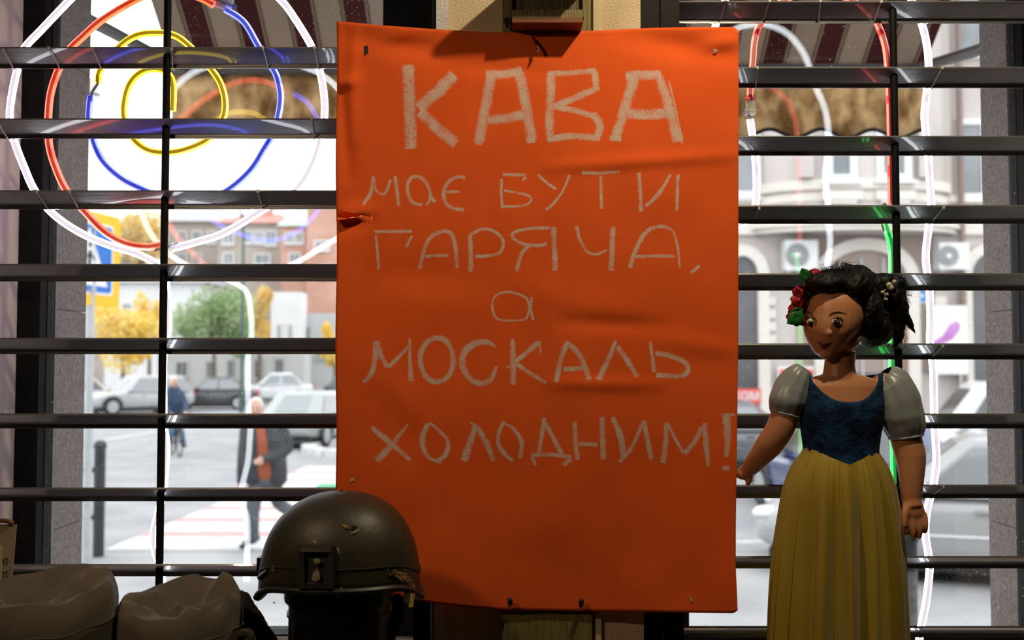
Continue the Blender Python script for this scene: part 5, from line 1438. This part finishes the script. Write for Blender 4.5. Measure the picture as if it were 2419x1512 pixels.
for py in (1110, 1222):
    z_ = P(0,py,YR2).z; MB().tube([(xx,YR2,z_),(xx-1.4,YR2-0.3,z_)], 0.03, 8).build('rail', M_['postblack'], rl)
MB().tube([(xx-0.14,YR2,P(0,1225,YR2).z),(xx-0.14,YR2,P(0,1065,YR2).z)], 0.025, 8).build('upright', M_['postblack'], rl)
YBo = 6.3
bo_ = thing('bollard', Vector((P(2147,1400,YBo).x, YBo, GZ)), 'grey concrete bollard with a black rubber cap behind the doll', 'bollard')
xx = P(2147,1400,YBo).x; z0 = P(0,1345,YBo).z; z1_ = P(0,1228,YBo).z
MB().lathe([(0.052,GZ+0.01),(0.052,z0)], (xx,YBo,0), 20).build('shaft', M_['concrete'], bo_)
MB().lathe([(0.054,z0-0.004),(0.054,z0+0.16),(0.066,z0+0.19),(0.068,z0+0.26),(0.060,z1_-0.02),(0.030,z1_)], (xx,YBo,0), 20).build('cap', M_['postblack'], bo_)
# green bin by the crossing
YGb = 16.0
gb = thing('green_bin', Vector((P(775,1250,YGb).x, YGb, GZ)), 'low green plastic bin standing at the crosswalk', 'bin')
M_['greenplastic'] = pmat('green_plastic', (0.05,0.30,0.14), rough=0.5)
xx = P(790,1250,YGb).x; z_ = P(0,1146,YGb).z
MB().loft([[Vector((xx+sx*0.24*k, YGb+sy*0.2*k, z)) for sx, sy in ((-1,-1),(1,-1),(1,1),(-1,1))] for k, z in ((0.8,GZ),(1.0,z_-0.03))]).build('tub', M_['greenplastic'], gb, smooth=False)
MB().box((xx-0.27,YGb-0.23,z_-0.03),(xx+0.27,YGb+0.23,z_)).build('lid', M_['greenplastic'], gb, smooth=False)

# ---------------------------------------------------- cars
M_['tyre'] = pmat('tyre_rubber', (0.015,0.015,0.015), rough=0.8)
M_['wheelrim'] = pmat('alloy_rim', (0.45,0.45,0.46), rough=0.3, metal=0.7)
M_['carglass'] = pmat('tinted_car_glass', (0.05,0.055,0.06), rough=0.05, spec=0.8)
M_['carglasspale'] = pmat('reflecting_car_glass', (0.22,0.24,0.25), rough=0.06, spec=0.9)
M_['headlamp'] = pmat('clear_lamp_glass', (0.65,0.66,0.68), rough=0.1)
M_['taillamp'] = pmat('red_lamp_glass', (0.40,0.01,0.01), rough=0.15)
M_['cartrim'] = pmat('black_car_trim', (0.02,0.02,0.02), rough=0.5)
def paint(n, c_): return pmat(n, c_, rough=0.28, coat=0.8, metal=0.0)
def car(name, label, loc, heading, body, L=4.5, Wd=1.78, Hh=1.46, suv=False, glass=None, lower=None, hatch=False):
    """car with its nose along +X before turning; heading in degrees"""
    t = thing(name, loc, label, 'car', 'cars in the street')
    T = Matrix.Translation(loc) @ Matrix.Rotation(math.radians(heading), 4, 'Z')
    h = Wd/2; zb_ = 0.20 if not suv else 0.25; belt = Hh*0.62 if not suv else Hh*0.60
    hood = Hh*0.56 if not suv else Hh*0.58
    st_ = [(-L/2, zb_+0.22, Hh*0.50, 0.80),(-L/2+0.10, zb_+0.10, belt*0.98, 0.90),(-L/2+0.6, zb_, belt, 0.98),(-L*0.2, zb_, belt, 1.0),(L*0.12, zb_, belt*0.985, 1.0),(L*0.22, zb_, hood*1.06, 0.99),(L*0.36, zb_, hood*0.97, 0.97),(L/2-0.14, zb_+0.06, hood*0.84, 0.88),(L/2, zb_+0.18, hood*0.62, 0.72)]
    R = []
    for x, zl, zu, k in st_:
        w = h*k; hh_ = zu-zl
        ring_ = [(-w*0.86,zl),(-w*0.98,zl+hh_*0.12),(-w,zl+hh_*0.45),(-w*0.985,zl+hh_*0.78),(-w*0.90,zl+hh_*0.97),(-w*0.6,zu+0.015),(0,zu+0.03),(w*0.6,zu+0.015),(w*0.90,zl+hh_*0.97),(w*0.985,zl+hh_*0.78),(w,zl+hh_*0.45),(w*0.98,zl+hh_*0.12),(w*0.86,zl)]
        R.append([T @ Vector((x, y, z)) for y, z in ring_])
    m = MB().loft(R)
    bo2 = m.build('body', body, t)
    sb = bo2.modifiers.new('s','SUBSURF'); sb.levels = 1; sb.render_levels = 2
    # cabin
    if suv or hatch: xb0, xr0, xr1, xb1 = L*0.20, L*0.06, -L*0.40, -L*0.475
    else: xb0, xr0, xr1, xb1 = L*0.20, L*0.035, -L*0.22, -L*0.375
    wb, wr = h*0.93, h*0.74
    def cab(k, e=0.0):
        """outline at height fraction k of the cabin"""
        x0 = xb0+(xr0-xb0)*k; x1 = xb1+(xr1-xb1)*k; w = wb+(wr-wb)*k; z = belt-0.03+(Hh-belt+0.03)*k
        return x0+e, x1-e, w+e, z
    rings = []
    for k, sh_ in ((0.0,1.0),(0.5,1.0),(0.86,1.0),(0.96,0.95),(1.0,0.82)):
        x0, x1, w, z = cab(k); mx = (x0+x1)/2; q_ = (x0-x1)/2
        o = []
        for sx, sy in ((1,-0.6),(1,0.6),(0.86,1),(0,1.02),(-0.88,1),(-1,0.6),(-1,-0.6),(-0.88,-1),(0,-1.02),(0.86,-1)):
            o.append(T @ Vector((mx+q_*sx*(1 if sh_ == 1 else 0.5+0.5*sh_), w*sy*sh_, z)))
        rings.append(o)
    MB().loft(rings, False, True).build('roof_and_pillars', body, t)
    gl = glass or M_['carglass']
    def pane(name_, pts):
        MB().poly([T @ Vector(p) for p in pts]).build(name_, gl, t, smooth=False)
    def side(s, xa, xb_, ka, kb):
        """quad on the cabin side between length fractions (0 front .. 1 rear) and heights"""
        o = []
        for f, k in ((xa,ka),(xb_,ka),(xb_,kb),(xa,kb)):
            x0, x1, w, z = cab(k); f2 = 0.075+f*0.86
            o.append((x0+(x1-x0)*f2, s*(w*1.015+0.006), z))
        return o
    for s in (-1, 1):
        a = side(s, 0.02, 0.46, 0.10, 0.82); pane('side_window', a)
        a = side(s, 0.50, 0.98, 0.10, 0.82); pane('side_window', a)
    for nm, base, top in (('windscreen', 0, 0), ('rear_window', 1, 1)):
        o = []
        for k, ss in ((0.10,-1),(0.10,1),(0.85,1),(0.85,-1)):
            x0, x1, w, z = cab(k); x = (x0+0.012 if nm == 'windscreen' else x1-0.012); o.append((x, ss*w*0.56, z))
        pane(nm, o)
    # wheels
    rw = 0.32 if not suv else 0.36
    for fx in (L*0.30, -L*0.29):
        for s in (-1, 1):
            c_ = Vector((fx, s*(h-0.10), rw))
            MB().tube([T @ (c_+Vector((0,-0.11,0))), T @ (c_+Vector((0,0.11,0)))], rw, 22).build('wheel', M_['tyre'], t)
            MB().tube([T @ (c_+Vector((0,s*0.10,0))), T @ (c_+Vector((0,s*0.118,0)))], rw*0.66, 18).build('wheel_rim', M_['wheelrim'], t)
            arc = [T @ Vector((fx+(rw+0.055)*math.cos(a), s*(h*0.992), rw+(rw+0.055)*math.sin(a))) for a in [math.pi*(j/14) for j in range(15)]]
            MB().tube(arc, 0.035, 6).build('wheel_arch', M_['cartrim'], t)
    for s in (-1, 1):
        MB().sphere(T @ Vector((L/2-0.16, s*h*0.66, hood*0.74)), (0.16,0.16,0.085), 12, 8).build('headlamp', M_['headlamp'], t)
        MB().sphere(T @ Vector((-L/2+0.10, s*h*0.74, belt*0.83)), (0.11,0.12,0.11), 12, 8).build('tail_lamp', M_['taillamp'], t)
        MB().sphere(T @ Vector((xb0-0.25, s*(h+0.07), belt+0.06)), (0.10,0.10,0.07), 12, 8).build('wing_mirror', body, t)
        MB().tube([T @ Vector((L*0.36, s*h*0.985, belt*0.55)), T @ Vector((-L*0.40, s*h*0.995, belt*0.58))], 0.018, 6).build('side_moulding', lower or body, t)
        for fx in (0.02, -0.16):
            MB().cbox(T @ Vector((L*fx, s*h*1.0, belt*0.84)), (0.16,0.03,0.03), Matrix.Rotation(math.radians(heading),3,'Z')).build('door_handle', body, t)
    MB().cbox(T @ Vector((L/2-0.06, 0, hood*0.58)), (0.06, Wd*0.42, 0.14), Matrix.Rotation(math.radians(heading),3,'Z')).build('grille', M_['cartrim'], t)
    MB().cbox(T @ Vector((L/2-0.02, 0, 0.34)), (0.05, 0.5, 0.11), Matrix.Rotation(math.radians(heading),3,'Z')).build('number_plate', M_['signwhite'], t)
    MB().box((-L*0.46,-h*0.8,0.13),(L*0.46,h*0.8,0.26), T).build('underbody', M_['cartrim'], t, smooth=False)
    return t
Z0 = lambda px, Y: Vector((P(px, 900, Y).x, Y, GZ))
SILV = paint('silver_car_paint', (0.34,0.345,0.35)); WHT = paint('white_car_paint', (0.60,0.61,0.62)); BLK = paint('black_car_paint', (0.03,0.032,0.035)); GRY = paint('grey_green_car_paint', (0.30,0.32,0.31)); DGR = paint('dark_grey_car_paint', (0.09,0.10,0.11)); BLU = paint('blue_car_paint', (0.02,0.035,0.12))
car('estate_car', 'silver estate car parked under the yellow trees', Z0(322, 42.5), 226, SILV, 4.7, 1.85, 1.62, suv=True, glass=M_['carglasspale'])
car('parked_car', 'black car with pale windows parked between two light cars', Z0(502, 46.5), 190, BLK, 4.3, 1.75, 1.50, glass=M_['carglasspale'])
car('parked_car', 'white saloon car parked behind the walking man', Z0(645, 53.5), 196, WHT, 4.4, 1.75, 1.62, glass=M_['carglasspale'])
car('parked_car', 'grey green saloon car standing in the road behind the walking man', Z0(745, 27.2), 78, GRY, 4.4, 1.75, 1.42, glass=M_['carglasspale'])
car('parked_car', 'pale car half hidden behind the crossing sign pole', Z0(165, 44), 205, WHT, 4.4, 1.75, 1.5)
car('parked_car', 'distant dark car at the poster edge', Z0(806, 50), 180, DGR, 4.3, 1.75, 1.5)
car('parked_car', 'dark grey saloon car behind the outstretched arm of the doll', Z0(1745, 20.4), -4, DGR, 4.5, 1.78, 1.42, glass=M_['carglasspale'])
car('parked_car', 'silver saloon car parked close to the window', Vector((P(2325,1100,10.4).x, 10.4, GZ)), 160, SILV, 4.6, 1.80, 1.47, glass=M_['carglasspale'], lower=WHT)
car('parked_car', 'white car parked beyond the silver saloon', Vector((P(2335,1000,16.5).x, 16.5, GZ)), 170, WHT, 4.4, 1.80, 1.88, suv=True, glass=M_['carglass'])
car('parked_car', 'dark blue car parked beside the silver saloon', Vector((P(2010,1100,14.2).x, 14.2, GZ)), 97, BLU, 4.2, 1.72, 1.42)

# ---------------------------------------------------- people
M_['skin'] = pmat('skin', (0.52,0.30,0.22), (0.56,0.33,0.25), 6, 0.6)
M_['greyhair'] = pmat('white_hair', (0.62,0.58,0.54), rough=0.8)
M_['jacket'] = pmat('charcoal_jacket', (0.030,0.034,0.040), (0.045,0.05,0.056), 12, 0.8)
M_['sweater'] = pmat('rust_sweater', (0.30,0.075,0.035), (0.34,0.09,0.045), 20, 0.9)
M_['jeans'] = pmat('grey_jeans', (0.085,0.095,0.11), (0.11,0.12,0.14), 10, 0.9)
M_['shoe'] = pmat('black_shoe', (0.01,0.01,0.01), rough=0.5)
M_['navy'] = pmat('navy_jacket', (0.025,0.045,0.085), (0.035,0.06,0.11), 10, 0.8)
M_['bluejeans'] = pmat('blue_jeans', (0.07,0.14,0.24), (0.09,0.17,0.28), 10, 0.9)
def figure(name, label, Y, J, mats, hair=True, hold=None):
    """J: dict of joints -> (px, py, depth offset m)"""
    s = MM(Y)
    def q(k): x, y, d = J[k]; p = P(x, y, Y); p.y += d; return p
    foot = q('toeR') if J['toeR'][1] > J['toeL'][1] else q('toeL')
    t = thing(name, Vector((q('hip').x, Y, GZ)), label, 'person')
    def capsule(m, ks, rs, seg=14): m.tube([q(k) for k in ks], rs, seg, 4, round_ends=True)
    hd = q('head'); 
    m = MB()
    m.sphere(hd, (0.078,0.098,0.115), 18, 14).sphere(hd+Vector((0,-0.035,-0.065)), (0.055,0.055,0.055), 12, 8)
    fd = Vector(J['look']).normalized()
    m.sphere(hd+fd*0.098+Vector((0,0,-0.015)), (0.016,0.02,0.024), 8, 6)
    sd = fd.cross(Vector((0,0,1)))
    for k in (-1,1): m.sphere(hd+sd*0.08*k+Vector((0,0.01,-0.01)), (0.015,0.022,0.03), 8, 6)
    capsule(m, ('head','neck'), (0.062,0.068)); capsule(m, ('neck','chest','hip'), (0.08,0.15,0.145))
    for S_ in 'LR':
        capsule(m, ('sh'+S_,'el'+S_,'wr'+S_), (0.056,0.045,0.032)); capsule(m, ('hp'+S_,'kn'+S_,'an'+S_), (0.085,0.06,0.042)); capsule(m, ('an'+S_,'toe'+S_), (0.042,0.038))
        w, e = q('wr'+S_), q('el'+S_); d = (w-e).normalized(); sx = d.orthogonal().normalized(); 
        sx = d.cross(Vector((0,1,0))); sx = sx.normalized() if sx.length > 0.2 else d.orthogonal().normalized()
        m.sphere(w+d*0.05, (0.042,0.03,0.045), 10, 8)
        for f in range(4):
            b0 = w+d*0.075+sx*(f-1.5)*0.019; m.tube([b0, b0+d*0.035+Vector((0,-0.008,0)), b0+d*(0.058-abs(f-1.5)*0.006)+Vector((0,-0.024,-0.004))], [0.0095,0.009,0.007], 7, round_ends=True)
        m.tube([w+d*0.03+sx*0.036, w+d*0.06+sx*0.05, w+d*0.085+sx*0.048], [0.012,0.010,0.008], 7, round_ends=True)
    add('body', remesh(m, 0.012, 4, 0.4), M_['skin'], t)
    m = MB(); capsule(m, ('neck2','chest','hip'), (0.10,0.172,0.165)); add('sweater', remesh(m, 0.016, 3), mats['top'], t)
    m = MB()
    for S_ in 'LR': capsule(m, ('hp'+S_,'kn'+S_,'an'+S_), (0.105,0.082,0.068)); 
    m.tube([q('hpL'), q('hpR')], 0.11, 14, round_ends=True)
    capsule(m, ('hip','hp_mid'), (0.155,0.13))
    add('trousers', remesh(m, 0.015, 3), mats['leg'], t)
    # jacket: open front made of two halves plus sleeves
    m = MB()
    for S_, g in (('L',1),('R',-1)):
        side_ = q('sh'+S_)-q('chest'); side_.z = 0; side_.normalize()
        c1, c2, c3 = q('neck2')+side_*0.07, q('chest')+side_*0.120+Vector((0,-0.05,0)), q('hem')+side_*0.135+Vector((0,-0.05,0))
        m.tube([c1, c2, c3], [0.085,0.135,0.115], 14, 4, round_ends=True)
        capsule(m, ('sh'+S_,'el'+S_,'wr'+S_), (0.085,0.068,0.050))
    m.tube([q('neck2')+Vector((0,0.06,0)), q('chest')+Vector((0,0.08,0)), q('hem')+Vector((0,0.07,0))], [0.09,0.15,0.14], 14, 4, round_ends=True)
    add('jacket', remesh(m, 0.015, 3), mats['jacket'], t)
    for S_ in 'LR':
        a, bq = q('an'+S_), q('toe'+S_); d = (bq-a)
        MB().tube([a-d*0.25+Vector((0,0,-0.02)), a+d*0.3, bq], [0.052,0.056,0.040], 12, 3, flat=(1,0.85), round_ends=True).build('shoe', M_['shoe'], t)
    if hair:
        m = MB(); m.sphere(hd+Vector((0,0.012,0.024))-fd*0.02, (0.087,0.103,0.106), 18, 12)
        m.sphere(hd+Vector((0,0.03,-0.02))-fd*0.03, (0.084,0.08,0.085), 14, 10)
        add('hair', remesh(m, 0.012, 2), mats['hair'], t)
    for k in (-1,1): MB().sphere(hd+fd*0.088+sd*0.032*k+Vector((0,0,0.012)), 0.011, 8, 6).build('eye', M_['lash'], t)
    MB().tube([hd+fd*0.092+sd*-0.025+Vector((0,0,-0.058)), hd+fd*0.098+Vector((0,0,-0.060)), hd+fd*0.092+sd*0.025+Vector((0,0,-0.058))], 0.006, 6).build('mouth', M_['lips'], t)
    return t
YM = G(590, 1296).y
figure('person', 'person in a dark open jacket and rust sweater walking over the crosswalk', YM,
  {'head':(604,964,0),'look':(0.15,-1,-0.15),'neck':(608,996,0.02),'neck2':(610,1004,0.02),'chest':(622,1044,0.02),'hip':(626,1112,0.02),'hp_mid':(626,1132,0.02),'hem':(630,1128,0.03),
   'shL':(662,1018,0.06),'elL':(678,1062,0.02),'wrL':(634,1080,-0.20),'shR':(583,1018,0.0),'elR':(573,1080,0.02),'wrR':(570,1136,-0.02),
   'hpL':(645,1130,0.04),'knL':(650,1190,0.16),'anL':(676,1236,0.62),'toeL':(684,1250,0.50),'hpR':(608,1130,0.0),'knR':(600,1206,-0.05),'anR':(598,1272,0.0),'toeR':(578,1286,-0.10)},
  {'top':M_['sweater'],'leg':M_['jeans'],'jacket':M_['jacket'],'hair':M_['greyhair']})
# cyclist and bicycle
YC_ = G(420, 1076).y
figure('person', 'person in a navy jacket and blue jeans riding a bicycle along the street', YC_,
  {'head':(414,902,-0.1),'look':(0.75,-0.6,-0.1),'neck':(411,917,0),'neck2':(410,920,0),'chest':(406,945,0.05),'hip':(398,988,0.2),'hp_mid':(399,994,0.2),'hem':(400,992,0.2),
   'shL':(424,930,0.12),'elL':(438,955,0.0),'wrL':(446,972,-0.25),'shR':(392,932,-0.1),'elR':(402,962,-0.3),'wrR':(418,976,-0.45),
   'hpL':(404,994,0.28),'knL':(424,1016,0.05),'anL':(428,1050,0.15),'toeL':(436,1055,0.05),'hpR':(392,994,0.12),'knR':(412,1014,-0.2),'anR':(402,1040,-0.05),'toeR':(410,1046,-0.15)},
  {'top':M_['navy'],'leg':M_['bluejeans'],'jacket':M_['navy'],'hair':M_['greyhair']})
bk = thing('bicycle', Vector((P(418,1076,YC_).x, YC_, GZ)), 'dark bicycle ridden along the street', 'bicycle')
c0 = Vector((P(396,1050,YC_).x, YC_+0.32, GZ)); c1 = Vector((P(438,1050,YC_).x, YC_-0.42, GZ))
ax = (c1-c0).normalized(); U = Vector((0,0,1)); rw = 0.34
for c_ in (c0, c1):
    cc = c_+U*rw
    MB().tube([cc+(ax*math.cos(a)+U*math.sin(a))*rw*0.97 for a in [2*math.pi*j/32 for j in range(33)]], 0.018, 6).build('wheel', M_['tyre'], bk)
    sp = MB()
    for j in range(12):
        a = math.pi*j/6; sp.tube([cc, cc+(ax*math.cos(a)+U*math.sin(a))*rw*0.95], 0.003, 4)
    sp.build('spokes', M_['wheelrim'], bk)
hub0, hub1 = c0+U*rw, c1+U*rw; bbk = c0.lerp(c1,0.42)+U*0.30; seat = c0.lerp(c1,0.30)+U*0.88; headt = c0.lerp(c1,0.80)+U*0.86
fr = MB()
for a, bq in ((hub0,bbk),(hub0,seat),(seat,bbk),(bbk,headt),(seat,headt),(headt,hub1)): fr.tube([a,bq], 0.018, 6)
fr.build('frame', M_['postblack'], bk)
sdv = ax.cross(U)
MB().tube([headt+U*0.12-sdv*0.28, headt+U*0.12+sdv*0.28], 0.014, 6).tube([headt, headt+U*0.12], 0.014, 6).build('handlebar', M_['postblack'], bk)
MB().sphere(seat+U*0.05, (0.12,0.12,0.04)).build('saddle', M_['postblack'], bk)
for g in (-1,1): MB().tube([bbk, bbk+sdv*0.08*g, bbk+sdv*0.10*g-U*0.15*g], 0.012, 6).cbox(bbk+sdv*0.14*g-U*0.15*g, (0.08,0.08,0.02)).build('pedal_crank', M_['postblack'], bk)
